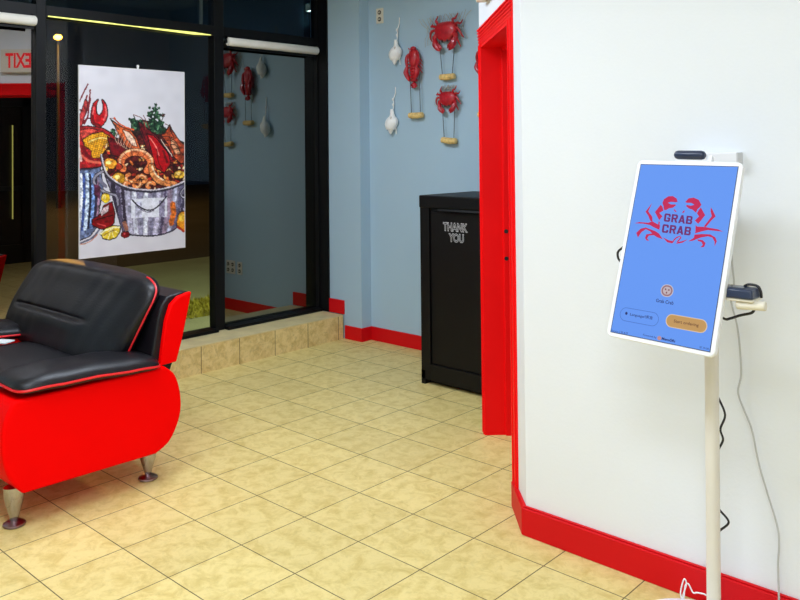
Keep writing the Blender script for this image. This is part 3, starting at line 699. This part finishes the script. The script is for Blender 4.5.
for a, b in (((-q[2]/2-.006, -q[3]/2-.006), (-q[2]/2, q[3]/2+.006)), ((q[2]/2, -q[3]/2-.006), (q[2]/2+.006, q[3]/2+.006)), ((-q[2]/2, q[3]/2), (q[2]/2, q[3]/2+.006)), ((-q[2]/2, -q[3]/2-.006), (q[2]/2, -q[3]/2))):
    box(bm, (*a, -.003), (*b, 0.0), KM)
kl('screen_gasket', bm, mat('dark_gasket', (40, 50, 80), .5), smooth=False)
def em(name, c, s=.9): return mat(name, tuple(x*.2 for x in c), .6, spec=.1, emit=c, estr=s)
HS = hom([(641.5, 164), (737.5, 166.3), (708.5, 352), (612, 333)], [(-q[2]/2, q[3]/2), (q[2]/2, q[3]/2), (q[2]/2, -q[3]/2), (-q[2]/2, -q[3]/2)])
def px(x, y): return hap(HS, x, y)
def flat(bm, P, z):
    vs = [bm.verts.new(KM @ Vector((a, b, z))) for a, b in P]
    try: f = bm.faces.new(vs)
    except ValueError: return
    bmesh.ops.triangulate(bm, faces=[f])
Lg = lambda *P: [px(630+x/8, 190+y/8) for x, y in P]
bm = bmesh.new()
for P in (
    ((262, 105), (275, 75), (310, 52), (345, 50), (375, 70), (383, 98), (365, 100), (330, 97), (305, 105), (330, 118), (365, 118), (370, 125), (345, 145), (315, 150), (290, 165), (274, 162), (270, 130)),
    ((248, 122), (262, 135), (270, 168), (238, 188), (262, 215), (237, 247), (203, 180)),
    ((180, 108), (150, 175), (182, 220), (184, 262), (165, 250), (150, 210), (128, 178)),
    ((182, 255), (215, 275), (244, 288), (238, 325), (195, 305), (160, 285), (110, 275), (42, 272), (80, 262), (150, 268)),
    ((165, 320), (205, 335), (235, 355), (264, 400), (220, 385), (190, 365), (165, 337), (130, 320), (95, 345), (68, 388), (55, 350), (90, 316), (130, 306)),
    ((195, 352), (195, 368), (155, 372), (140, 395), (158, 412), (138, 412), (124, 392), (135, 362)),
    ((443, 98), (470, 68), (510, 62), (550, 80), (570, 120), (560, 138), (540, 155), (528, 185), (500, 160), (470, 150), (448, 130), (455, 122), (490, 128), (515, 120), (490, 105), (455, 104)),
    ((566, 142), (600, 205), (545, 275), (518, 248), (552, 215), (535, 190), (548, 165)),
    ((645, 140), (660, 165), (682, 215), (650, 245), (605, 300), (590, 295), (635, 235), (652, 212), (643, 175)),
    ((525, 296), (600, 300), (640, 308), (700, 318), (740, 337), (690, 332), (620, 325), (575, 335), (518, 352), (528, 325)),
    ((515, 362), (575, 357), (640, 360), (680, 385), (690, 415), (672, 457), (674, 420), (655, 385), (620, 375), (560, 387), (500, 412), (465, 417), (510, 388)),
    ((540, 400), (580, 407), (602, 430), (590, 462), (560, 465), (580, 445), (570, 422), (540, 412)),
    ((350, 155), (365, 163), (375, 182), (360, 176)), ((440, 165), (425, 172), (418, 190), (434, 182)),
    ((265, 385), (310, 408), (352, 418), (340, 434), (300, 425)), ((368, 438), (420, 428), (462, 400), (415, 416), (385, 422)),
    ((338, 424), (352, 400), (375, 380), (408, 370), (400, 378), (375, 392), (356, 410), (350, 424)), ((372, 424), (392, 400), (408, 374), (412, 388), (396, 410), (384, 424)),
    ((232, 255), (242, 262), (236, 300), (228, 292)), ((524, 285), (532, 292), (530, 330), (522, 345))):
    flat(bm, Lg(*P), .0012)
kl('crab_logo', bm, em('logo_red', (192, 38, 84)), scr, smooth=False)
def ktext(s, cx, cy, wpx, hpx, m, z=.0014, bold=0., shear=0., name='screen_text', xs=None, spacing=1.):
    c = Vector((*px(cx, cy), z)); w = wpx
    l = px(cx-wpx/2, cy); r = px(cx+wpx/2, cy)
    width = abs(r[0]-l[0])*1.0
    t = px(cx, cy-hpx/2); b = px(cx, cy+hpx/2); height = abs(t[1]-b[1]) if hpx else None
    Mx = KM @ Matrix.Translation(c)
    bm = text_mesh(s, Mx, width=width, height=height, bold=bold, shear=shear, spacing=spacing)
    kl(name, bm, m, scr, smooth=False)
purple = em('logo_text', (112, 40, 104)); ink_m = em('screen_ink', (44, 52, 104))
def Rc(a, b, c, d): return [(a, b), (c, b), (c, d), (a, d)]
TOP = [(0, .8), (1, .8), (1, .86), (.86, 1), (.14, 1), (0, .86)]; BOT = [(a, 1-b) for a, b in TOP]; LB = Rc(0, .14, .31, .86)
GL = {'C': [TOP, BOT, LB, Rc(.69, .63, 1, .86), Rc(.69, .14, 1, .37)], 'G': [TOP, BOT, LB, Rc(.69, .63, 1, .86), Rc(.69, .14, 1, .52), Rc(.5, .36, 1, .53)],
      'R': [Rc(0, 0, .31, 1), Rc(0, .8, .86, 1), Rc(.69, .52, 1, .9), Rc(0, .4, .9, .58), [(.42, .45), (.74, .45), (1.02, 0), (.7, 0)]],
      'A': [[(-.04, 0), (.27, 0), (.66, 1), (.34, 1)], [(.73, 0), (1.04, 0), (.66, 1), (.34, 1)], Rc(.2, .18, .8, .36)],
      'B': [Rc(0, 0, .31, 1), Rc(0, .8, .88, 1), Rc(.69, .56, .98, .9), Rc(0, .41, .9, .59), Rc(0, 0, .9, .2), Rc(.69, .1, 1, .45)]}
def word(w, x0, y0, x1, y1, h):
    """x0,y0 / x1,y1: ends of the baseline in the logo grid, h: letter height there"""
    bm = bmesh.new(); n = len(w); cw = 1/(n+(n-1)*.18); zz = .0014
    for i, ch in enumerate(w):
        for k, P in enumerate(GL[ch]):
            out = []
            for a, b in P:
                t = (i*1.18+a)*cw; out.append(Lg((x0+(x1-x0)*t+b*h*.14, y0+(y1-y0)*t-b*h))[0])
            flat(bm, out, zz+k*.0001)
    kl('logo_text', bm, purple, scr, smooth=False)
word('GRAB', 272, 256, 494, 280, 66); word('CRAB', 256, 346, 482, 370, 68)
ktext('Grab Crab', 665, 302.8, 17.5, 3.6, ink_m, bold=.015)
def pill(cx, cy, wpx, hpx, m, z, name, ring=0):
    c = px(cx, cy); w = abs(px(cx+wpx/2, cy)[0]-px(cx-wpx/2, cy)[0]); h = abs(px(cx, cy-hpx/2)[1]-px(cx, cy+hpx/2)[1])
    P = rrect(w, h, h*.499, 10); bm = bmesh.new()
    if ring:
        Q = rrect(w-2*ring, h-2*ring, (h-2*ring)*.499, 10)
        A = [bm.verts.new(KM @ Vector((c[0]+a, c[1]+b, z))) for a, b in P]; Bv = [bm.verts.new(KM @ Vector((c[0]+a, c[1]+b, z))) for a, b in Q]
        for i in range(len(P)): bm.faces.new((A[i], A[(i+1) % len(P)], Bv[(i+1) % len(P)], Bv[i]))
    else: flat(bm, [(c[0]+a, c[1]+b) for a, b in P], z)
    return kl(name, bm, m, scr, smooth=False)
gold = em('button_gold', (190, 148, 92)); goldl = em('button_rim', (222, 196, 160))
pill(685.8, 324.3, 41.5, 13.6, goldl, .001, 'button_rim'); pill(685.8, 324.3, 39.8, 12.2, gold, .0013, 'order_button')
pill(639.6, 318, 39, 14, em('outline_blue', (72, 110, 190)), .001, 'language_button', ring=.005)
ktext('Start ordering', 685.8, 324.4, 25, 4.0, em('button_ink', (92, 60, 48)), .0016, bold=.01)
ktext('Language/\u8bed\u8a00', 642, 317.6, 23, 4.0, ink_m, bold=.01)
c = px(627.3, 314.8); 
bm = bmesh.new(); flat(bm, [(c[0]+.013*math.cos(a), c[1]+.015*math.sin(a)) for a in np.linspace(0, 2*PI, 14)[:-1]], .0014); kl('globe_icon', bm, ink_m, scr, smooth=False)
pill(667.2, 291.8, 12.6, 12.6, em('icon_ring', (196, 190, 196)), .001, 'restaurant_icon'); pill(667.2, 291.8, 11, 11, em('icon_rust', (150, 110, 120)), .0012, 'icon_disc'); pill(667.2, 291.8, 8, 8, em('icon_pale', (190, 176, 182)), .0014, 'icon_face')
bm = bmesh.new(); c = px(667.2, 291.8)
for a in (20, 140, 260):
    A_ = math.radians(a); flat(bm, [(c[0]+r*math.cos(A_+t), c[1]+r*math.sin(A_+t)) for r, t in ((.008, 0), (.026, -.3), (.03, .25), (.016, .6))], .0016)
kl('icon_mark', bm, em('icon_mark', (120, 70, 80)), scr, smooth=False)
ktext('Powered by', 650.2, 337.5, 13.5, 2.6, ink_m, bold=.0)
ktext('MenuSifu', 668.5, 340.7, 13.5, 2.9, ink_m, bold=.03)
pill(659.6, 339.2, 4, 4.2, em('menu_icon', (190, 140, 140)), .0012, 'icon_square')
ktext('Version 2.30.4.07', 620.5, 333.4, 17, 2.2, ink_m, bold=.0); ktext('ID 25108', 703.4, 348.6, 9, 2.0, ink_m, bold=.0)
# mount
bm = bmesh.new(); tube(bm, [(PX+.03, PY, 3.8), (6.95, 1.72, 3.8), (6.88, 1.58, 3.79)], .07, 12); kl('mount_arm', bm, M['kgrey'])
# camera bar on top of the tablet
bm = bmesh.new(); tube(bm, [(-.16, 0, 0), (-.145, 0, 0), (-.12, 0, 0), (.12, 0, 0), (.145, 0, 0), (.16, 0, 0)], [.02, .038, .045, .045, .038, .02], 16)
bmesh.ops.transform(bm, matrix=KM @ Matrix.Translation((px(688.5, 154)[0], px(688.5, 154.5)[1]+.012, -.03)), verts=bm.verts); kl('scanner_bar', bm, M['navy'])
bm = bmesh.new(); box(bm, (.15, q[3]/2+.045, -.11), (.21, q[3]/2+.125, -.05), KM); box(bm, (-.15, q[3]/2+.04, -.09), (.2, q[3]/2+.06, -.01), KM); kl('scanner_bracket', bm, M['kwhite'], smooth=False, bevel=.01)
# shelf for the card reader
def wloc(p): return Vector(p)
bm = bmesh.new(); box(bm, (7.30, 1.36, 3.40), (7.61, 1.60, 3.425)); box(bm, (7.05, 1.58, 3.39), (7.5, 1.63, 3.425)); tube(bm, [(7.45, 1.42, 3.36), (7.70, 1.42, 3.375)], .042, 12)
kl('reader_shelf', bm, M['cream'], bevel=.008)

rd = thing('card_reader', 'dark payment card reader on the small shelf beside the kiosk screen', 'card reader', (7.46, 1.46, 3.426))
bm = bmesh.new(); box(bm, (-.155, -.12, 0), (.155, .12, .085))
for v in bm.verts:
    if v.co.z > .05: v.co.x *= .93; v.co.y *= .9
link('body', bm, M['navy'], rd, bevel=.018, seg=3)
bm = bx((-.10, -.07, .086), (.06, .07, .09)); link('display', bm, mat('reader_display', (52, 62, 84), .12), rd, smooth=False)
bm = bx((-.04, -.02, .0905), (.02, .02, .0915)); link('contactless_mark', bm, mat('mark_grey', (150, 160, 176), .4), rd, smooth=False)
bm = bmesh.new(); tube(bm, [(.02, .06, .088), (.05, .06, .105), (.1, .05, .11), (.145, .06, .095), (.165, .06, .05), (.165, .07, 0)], .012, 6, smooth=6); link('lead', bm, M['black'], rd)

# power box on the wall above the kiosk
pb = thing('wall_box', 'flat white wall box behind the top of the kiosk', 'box', (6.86, 2.52, 4.58))
bm = bx((-.3, -.14, 0), (.25, 0, .13)); link('cover', bm, M['kwhite'], pb, smooth=False, bevel=.01)
bm = bx((.25, -.14, -.0), (.262, 0, .13)); link('side_plate', bm, M['kgrey'], pb, smooth=False)

# cables
def cable(name, pts, r, m, label, sm=8):
    bm = bmesh.new(); tube(bm, pts, r, 8, smooth=sm); return tag(link(name, bm, m), label, 'cable')
cable('cable', [(7.0, 2.44, 4.55), (7.01, 2.44, 4.0), (7.026, 2.44, 3.59), (7.042, 2.44, 3.358), (7.009, 2.44, 3.202), (7.065, 2.44, 2.955), (7.091, 2.44, 2.706), (7.097, 2.44, 2.455), (7.064, 2.44, 2.277), (7.121, 2.44, 2.107), (7.196, 2.44, 1.923), (7.25, 2.44, 1.638), (7.313, 2.44, 1.407), (7.421, 2.44, 1.046), (7.436, 2.44, .855), (7.423, 2.44, .657), (7.427, 2.44, .337), (7.43, 2.44, .012)], .010, M['wcable'], 'long thin grey cable running down the white wall right of the kiosk pole')
cable('cable', [(7.10, 1.9, 3.75), (7.13, 1.9, 3.55), (7.12, 1.9, 3.45), (7.08, 1.9, 3.38), (7.06, 1.85, 3.3)], .010, M['wcable'], 'short grey wire curling out behind the right edge of the kiosk screen')
cable('cable', [(6.94, 2.06, 2.40), (6.975, 2.1, 2.34), (6.994, 2.1, 2.291), (7.061, 2.1, 2.131), (7.013, 2.1, 1.98), (7.037, 2.1, 1.881), (6.992, 2.1, 1.78), (6.964, 2.08, 1.713), (6.93, 2.04, 1.5), (6.93, 2.05, 1.3), (6.956, 2.09, 1.238), (6.991, 2.1, 1.179), (7.079, 2.1, 1.088), (6.992, 2.1, .979), (6.951, 2.1, .922), (6.93, 2.08, .8), (6.93, 2.08, .4), (6.93, 2.08, .08)], .011, M['black'], 'black cable kinking out from behind the kiosk pole', 6)
cable('cable', [(7.575, 1.5, 3.33), (7.562, 1.5, 3.30), (7.535, 1.5, 3.28), (7.446, 1.5, 3.25), (7.356, 1.5, 3.21), (7.306, 1.5, 3.20), (7.2, 1.53, 3.25), (7.08, 1.66, 3.33)], .012, M['black'], 'short black cable drooping under the card reader shelf')
cable('cable', [(6.2, 1.75, 3.76), (6.086, 1.9, 3.714), (6.039, 1.9, 3.669), (6.038, 1.9, 3.616), (6.06, 1.9, 3.576), (6.22, 1.75, 3.52)], .012, M['black'], 'small loop of black cable at the left side of the kiosk screen')
cable('cable', [(6.60, 2.12, .075), (6.59, 2.1, .16), (6.576, 2.1, .227), (6.615, 2.1, .373), (6.639, 2.1, .331), (6.604, 2.1, .209), (6.604, 2.1, .12), (6.625, 2.1, .3), (6.66, 2.1, .34), (6.707, 2.1, .27), (6.755, 2.1, .285), (6.846, 2.1, .29), (6.9, 2.1, .2), (6.92, 2.12, .075)], .007, M['wcable2'], 'white cable looped on the round kiosk base', 5)

# ---------------------------------------------------------- wall ornaments
W = YB
def shell(u, z, label):
    t = thing('shell_ornament', label, 'shell ornament', (u, W-.12, z), 'white shells hanging on the blue wall')
    bm = bmesh.new()
    lathe(bm, [(.005, -.27), (.035, -.24), (.06, -.20), (.075, -.18), (.075, -.165), (.12, -.15), (.155, -.09), (.172, -.02), (.165, .06), (.13, .13), (.085, .17), (.06, .22), (.055, .28), (.035, .34)], seg=24)
    for v in bm.verts:
        a = math.atan2(v.co.y, v.co.x); k = 1+.05*math.sin(a*2+v.co.z*16); v.co.x *= k; v.co.y *= k*.8; v.co.x += .03*math.sin(v.co.z*8)
    link('conch', bm, M['shell'], t)
    bm = bmesh.new(); ellipsoid(bm, (.07, -.08, .04), (.035, .03, .12)); link('lip', bm, mat('shell_lip', (200, 190, 178), .4), t)
    bm = bmesh.new(); tube(bm, [(0, .02, .2), (.03, .05, .42), (.02, .07, .6), (.06, .09, .74), (.055, .1, .88)], .014, 6, smooth=4)
    tube(bm, [(.1, -.0, .08), (.115, .03, -.1), (.1, .06, -.27)], .009, 6); link('cord', bm, M['shell'], t)
    for z_ in (.28, .45, .58):
        bm = bmesh.new(); ellipsoid(bm, (.02, .04, z_), (.025, .02, .04), nu=10, nv=6); link('bead', bm, M['shell'], t)
shell(-3.25, 7.06, 'upper of the two white conch shells hanging on the blue wall')
shell(-3.40, 5.38, 'lower of the two white conch shells hanging on the blue wall')

def swing(t, zc, zs, x0, x1, xc, tilt=0.):
    L0 = zc-zs
    for s_, xx in ((-1, x0), (1, x1)):
        bm = bmesh.new(); tube(bm, [(xx, 0, 0), (xc+s_*.14, .02, -L0)], .009, 6); link('cord', bm, M['rope'], t)
    bm = bmesh.new(); c = math.cos(tilt); s__ = math.sin(tilt)
    tube(bm, [(xc-.21*c, .02, -L0+.21*s__), (xc-.2*c, .02, -L0+.2*s__), (xc, .02, -L0-.01), (xc+.2*c, .02, -L0-.2*s__), (xc+.21*c, .02, -L0-.21*s__)], [.04, .068, .075, .066, .04], 12)
    link('driftwood', bm, M['cork'], t)
def crab_orn(u, z, zs, k, label, netk):
    t = thing('crab_ornament', label, 'crab ornament', (u, W-.13, z), 'red crabs and lobsters hanging on the blue wall')
    bm = bmesh.new()
    def body(p):
        w = 1+.12*(p.z/.2); return Vector((p.x*w*k, -.0+p.y*k, p.z*k+.03*abs(p.x)*k))
    superell(bm, .29, .12, .21, .8, .8, body, 40, 20); link('shell', bm, M['crab'], t)
    for s_ in (-1, 1):
        bm = bmesh.new()
        tube(bm, [Vector(q_)*k for q_ in ((s_*.2, -.02, -.05), (s_*.29, -.04, -.10), (s_*.27, -.06, -.20))], [.05*k, .055*k, .045*k], 8, smooth=3)
        tube(bm, [Vector(q_)*k for q_ in ((s_*.27, -.06, -.16), (s_*.24, -.07, -.27), (s_*.18, -.07, -.35), (s_*.12, -.07, -.41))], [.05*k, .075*k, .06*k, .012*k], 8, smooth=3)
        tube(bm, [Vector(q_)*k for q_ in ((s_*.2, -.07, -.26), (s_*.12, -.07, -.31), (s_*.08, -.07, -.37))], [.04*k, .03*k, .01*k], 8, smooth=3)
        link('claw', bm, M['crab'], t)
        for j in range(4):
            a = math.radians(-38+j*30); dx = math.cos(a)*s_; dz = math.sin(a)
            bm = bmesh.new(); tube(bm, [Vector(q_)*k for q_ in ((s_*.2, 0, .02+j*.035), (dx*.36, -.06, dz*.22+.06), (dx*.43, -.02, dz*.30+(-.06 if j < 2 else .02)), (dx*.44, .05, dz*.36+(-.12 if j < 2 else .08)))], [.032*k, .03*k, .02*k, .008*k], 6, smooth=3)
            link('leg', bm, M['crab'], t)
        bm = bmesh.new(); ellipsoid(bm, (s_*.07*k, -.06*k, -.2*k), (.02*k, .02*k, .03*k), nu=8, nv=6); link('eye', bm, M['black'], t)
    # fishing net behind
    bm = bmesh.new(); r = random.Random(int(u*100))
    tri = netk == 'tri'
    for i in range(12):
        for d in (-1, 1):
            x0 = (-.5+i/14)*(1. if tri else .95); pts = []
            for j in range(6):
                q_ = j/5; xx = (x0+d*.25*(q_-.5)); zz = .38-.6*q_
                wid = (1-abs(zz-(-.05))*1.2 if tri else 1.1+.35*(zz+.3))
                pts.append(Vector((xx*wid*k*1.05+r.uniform(-.02, .02)+(.05 if not tri else 0), .05+r.uniform(-.02, .04), zz*k+r.uniform(-.03, .03)+(.0 if tri else .05*xx))))
            tube(bm, pts, .006, 4)
    link('net', bm, M['net'], t)
    swing(t, z, zs, -.2*k-.02, .25*k, (.0), .08 if tri else 0)
    return t
crab_orn(-1.64, 7.43, 6.40, 1.08, 'large red crab in a net, topmost ornament beside the doorway', 'wide')
crab_orn(-1.61, 5.89, 4.94, .80, 'small red crab on strings hanging below the large netted crab', 'tri')
def lobster(u, z, zs, k, label):
    t = thing('lobster_ornament', label, 'lobster ornament', (u, W-.13, z), 'red crabs and lobsters hanging on the blue wall')
    bm = bmesh.new(); superell(bm, .17*k, .12*k, .27*k, .9, 1, lambda p: Vector((p.x*(1+.3*p.z/(.26*k)), p.y, p.z+.12*k)), 24, 16); link('shell', bm, M['crab'], t)
    for j in range(5):
        bm = bmesh.new(); ellipsoid(bm, (0, 0, (-.12-.085*j)*k), ((.16-.012*j)*k, .10*k, .062*k), nu=16, nv=10); link('tail_segment', bm, M['crab'], t)
    bm = bmesh.new()
    for a in (-.7, -.35, 0, .35, .7):
        tube(bm, [(0, 0, -.52*k), (math.sin(a)*.10*k, -.02, (-.52-.08*math.cos(a))*k), (math.sin(a)*.17*k, -.02, (-.52-.17*math.cos(a))*k)], [.03*k, .05*k, .03*k], 8, flat=.4)
    link('tail_fan', bm, M['crab'], t)
    for s_ in (-1, 1):
        bm = bmesh.new()
        tube(bm, [(s_*.1*k, -.03, .28*k), (s_*.2*k, -.05, .2*k), (s_*.22*k, -.06, .05*k), (s_*.16*k, -.08, -.12*k)], [.03*k, .04*k, .045*k, .04*k], 8, smooth=3)
        tube(bm, [(s_*.17*k, -.08, -.1*k), (s_*.2*k, -.09, -.25*k), (s_*.13*k, -.09, -.4*k), (s_*.08*k, -.09, -.5*k)], [.045*k, .08*k, .06*k, .015*k], 8, smooth=3)
        link('claw', bm, M['crab'], t)
        for j in range(4):
            bm = bmesh.new(); tube(bm, [(s_*.1*k, 0, (.18-.09*j)*k), (s_*.23*k, -.05, (.14-.1*j)*k), (s_*.27*k, .04, (.02-.1*j)*k)], [.02*k, .018*k, .008*k], 6, smooth=3); link('leg', bm, M['crab'], t)
        bm = bmesh.new(); tube(bm, [(s_*.04*k, -.05, .34*k), (s_*.12*k, -.08, .42*k), (s_*.1*k, -.06, .3*k), (s_*.26*k, -.04, .0)], .008, 5, smooth=4); link('antenna', bm, M['crab'], t)
    bm = bmesh.new(); ellipsoid(bm, (0, -.02, .4*k), (.1*k, .07*k, .07*k)); link('head', bm, M['crab'], t)
    swing(t, z, zs, -.14, .16, .03, .0)
lobster(-2.64, 6.78, 5.55, .86, 'red lobster hanging above a driftwood piece, left of the two crabs')
lobster(-.58, 6.72, 5.5, .7, 'red lobster ornament mostly hidden behind the red door casing')

# outlets
def outlet(u, z, label, w=.24, h=.38, gang=1):
    t = thing('wall_outlet', label, 'outlet', (u, W, z))
    bm = bx((-w/2, -.025, -h/2), (w/2, 0, h/2)); link('plate', bm, M['plate'], t, smooth=False, bevel=.01)
    for g in range(gang):
        x = (g-(gang-1)/2)*.22
        for s_ in (-1, 1):
            bm = bmesh.new(); lathe(bm, [(.0, 0), (.055, 0), (.055, .012), (.0, .012)], seg=16)
            bmesh.ops.transform(bm, matrix=Matrix.Translation((x, -.025, s_*.085)) @ Matrix.Rotation(PI/2, 4, 'X'), verts=bm.verts); rc = link('receptacle', bm, M['slot'], t)
            bm = bmesh.new(); box(bm, (x-.03, -.045, s_*.085-.02), (x-.015, -.036, s_*.085+.02)); box(bm, (x+.015, -.045, s_*.085-.02), (x+.03, -.036, s_*.085+.02)); link('slots', bm, M['plate'], rc, smooth=False)
outlet(-3.86, 8.06, 'ivory power outlet high on the blue wall above the shells')
outlet(-1.57, 1.27, 'double ivory outlet low on the blue wall, seen in the window reflection', .42, .4, 2)
outlet(-2.02, 1.27, 'single ivory outlet low on the blue wall beside the double one', .22, .38, 1)

# ceiling light fixtures
def troffer(u, v, power, label, sx=4, sy=2, col=(.81, .92, 1.08)):
    t = thing('ceiling_light', label, 'ceiling light', (u, v, ZC), 'ceiling light panels')
    bm = bx((-sx/2-.1, -sy/2-.1, -.12), (sx/2+.1, sy/2+.1, 0)); link('housing', bm, M['kwhite'], t, smooth=False)
    bm = bx((-sx/2, -sy/2, -.13), (sx/2, sy/2, -.121)); link('diffuser', bm, M['panelglow'], t, smooth=False)
    l = bpy.data.lights.new('ceiling_light_lamp', 'AREA'); l.shape = 'RECTANGLE'; l.size = sx*S; l.size_y = sy*S; l.energy = power; l.color = col
    o = bpy.data.objects.new('ceiling_light_lamp', l); COL.objects.link(o); o.location = (0, 0, -.16*S); o.parent = t
troffer(8.8, -4.6, 26.5, 'white ceiling light panel over the middle of the room')
troffer(2.6, -3.4, 37, 'white ceiling light panel nearer the loveseat')
troffer(11.5, -8.5, 23, 'white ceiling light panel at the back of the room')
troffer(-1.0, 1.8, 37, 'white ceiling light panel in front of the blue wall', 2, 2)
l = bpy.data.lights.new('added_pavement_light', 'POINT'); l.energy = 190; l.color = (.95, 1, .7); l.shadow_soft_size = .15
pl_ = thing('added_pavement_light', 'added unseen outdoor light above the windows to brighten the pavement', 'outdoor light', (-7.3, 9.5, 8.6))  # unseen lamp and housing, added to brighten the pavement outside
bm = bx((-.2, -.2, .1), (1.33, .2, .3)); link('housing', bm, M['metalgrey'], pl_, smooth=False)
o = bpy.data.objects.new('added_pavement_lamp', l); COL.objects.link(o); o.parent = pl_
l = bpy.data.lights.new('vestibule_lamp', 'AREA'); l.energy = 9; l.size = .5
o = bpy.data.objects.new('vestibule_lamp', l); COL.objects.link(o); o.location = (6*S, 6.2*S, (ZC-.1)*S)

w = bpy.data.worlds.new('night_sky'); sc.world = w; w.use_nodes = True
w.node_tree.nodes['Background'].inputs['Color'].default_value = (.0015, .0025, .005, 1); w.node_tree.nodes['Background'].inputs['Strength'].default_value = 1

# ---------------------------------------------------------- camera
cam = bpy.data.cameras.new('camera'); co = bpy.data.objects.new('camera', cam); COL.objects.link(co)
R0 = Vector((0.73511496, 0.67787234, -0.00975138)); R1 = Vector((-0.01961501, 0.00688923, -0.99978387)); R2 = Vector((-0.67765865, 0.73514735, 0.01836085))
co.matrix_world = Matrix(((R0.x, -R1.x, -R2.x, 10.22932909*S), (R0.y, -R1.y, -R2.y, -6.02182987*S), (R0.z, -R1.z, -R2.z, 4.79697881*S), (0, 0, 0, 1)))
cam.sensor_width = 36; cam.lens = 818.983/800*36; cam.shift_y = -(300-132.132)/800; cam.clip_start = .05; cam.clip_end = 500
sc.camera = co
sc.view_settings.view_transform = 'Standard'; sc.view_settings.look = 'None'; sc.view_settings.exposure = 0.15; sc.view_settings.gamma = 1
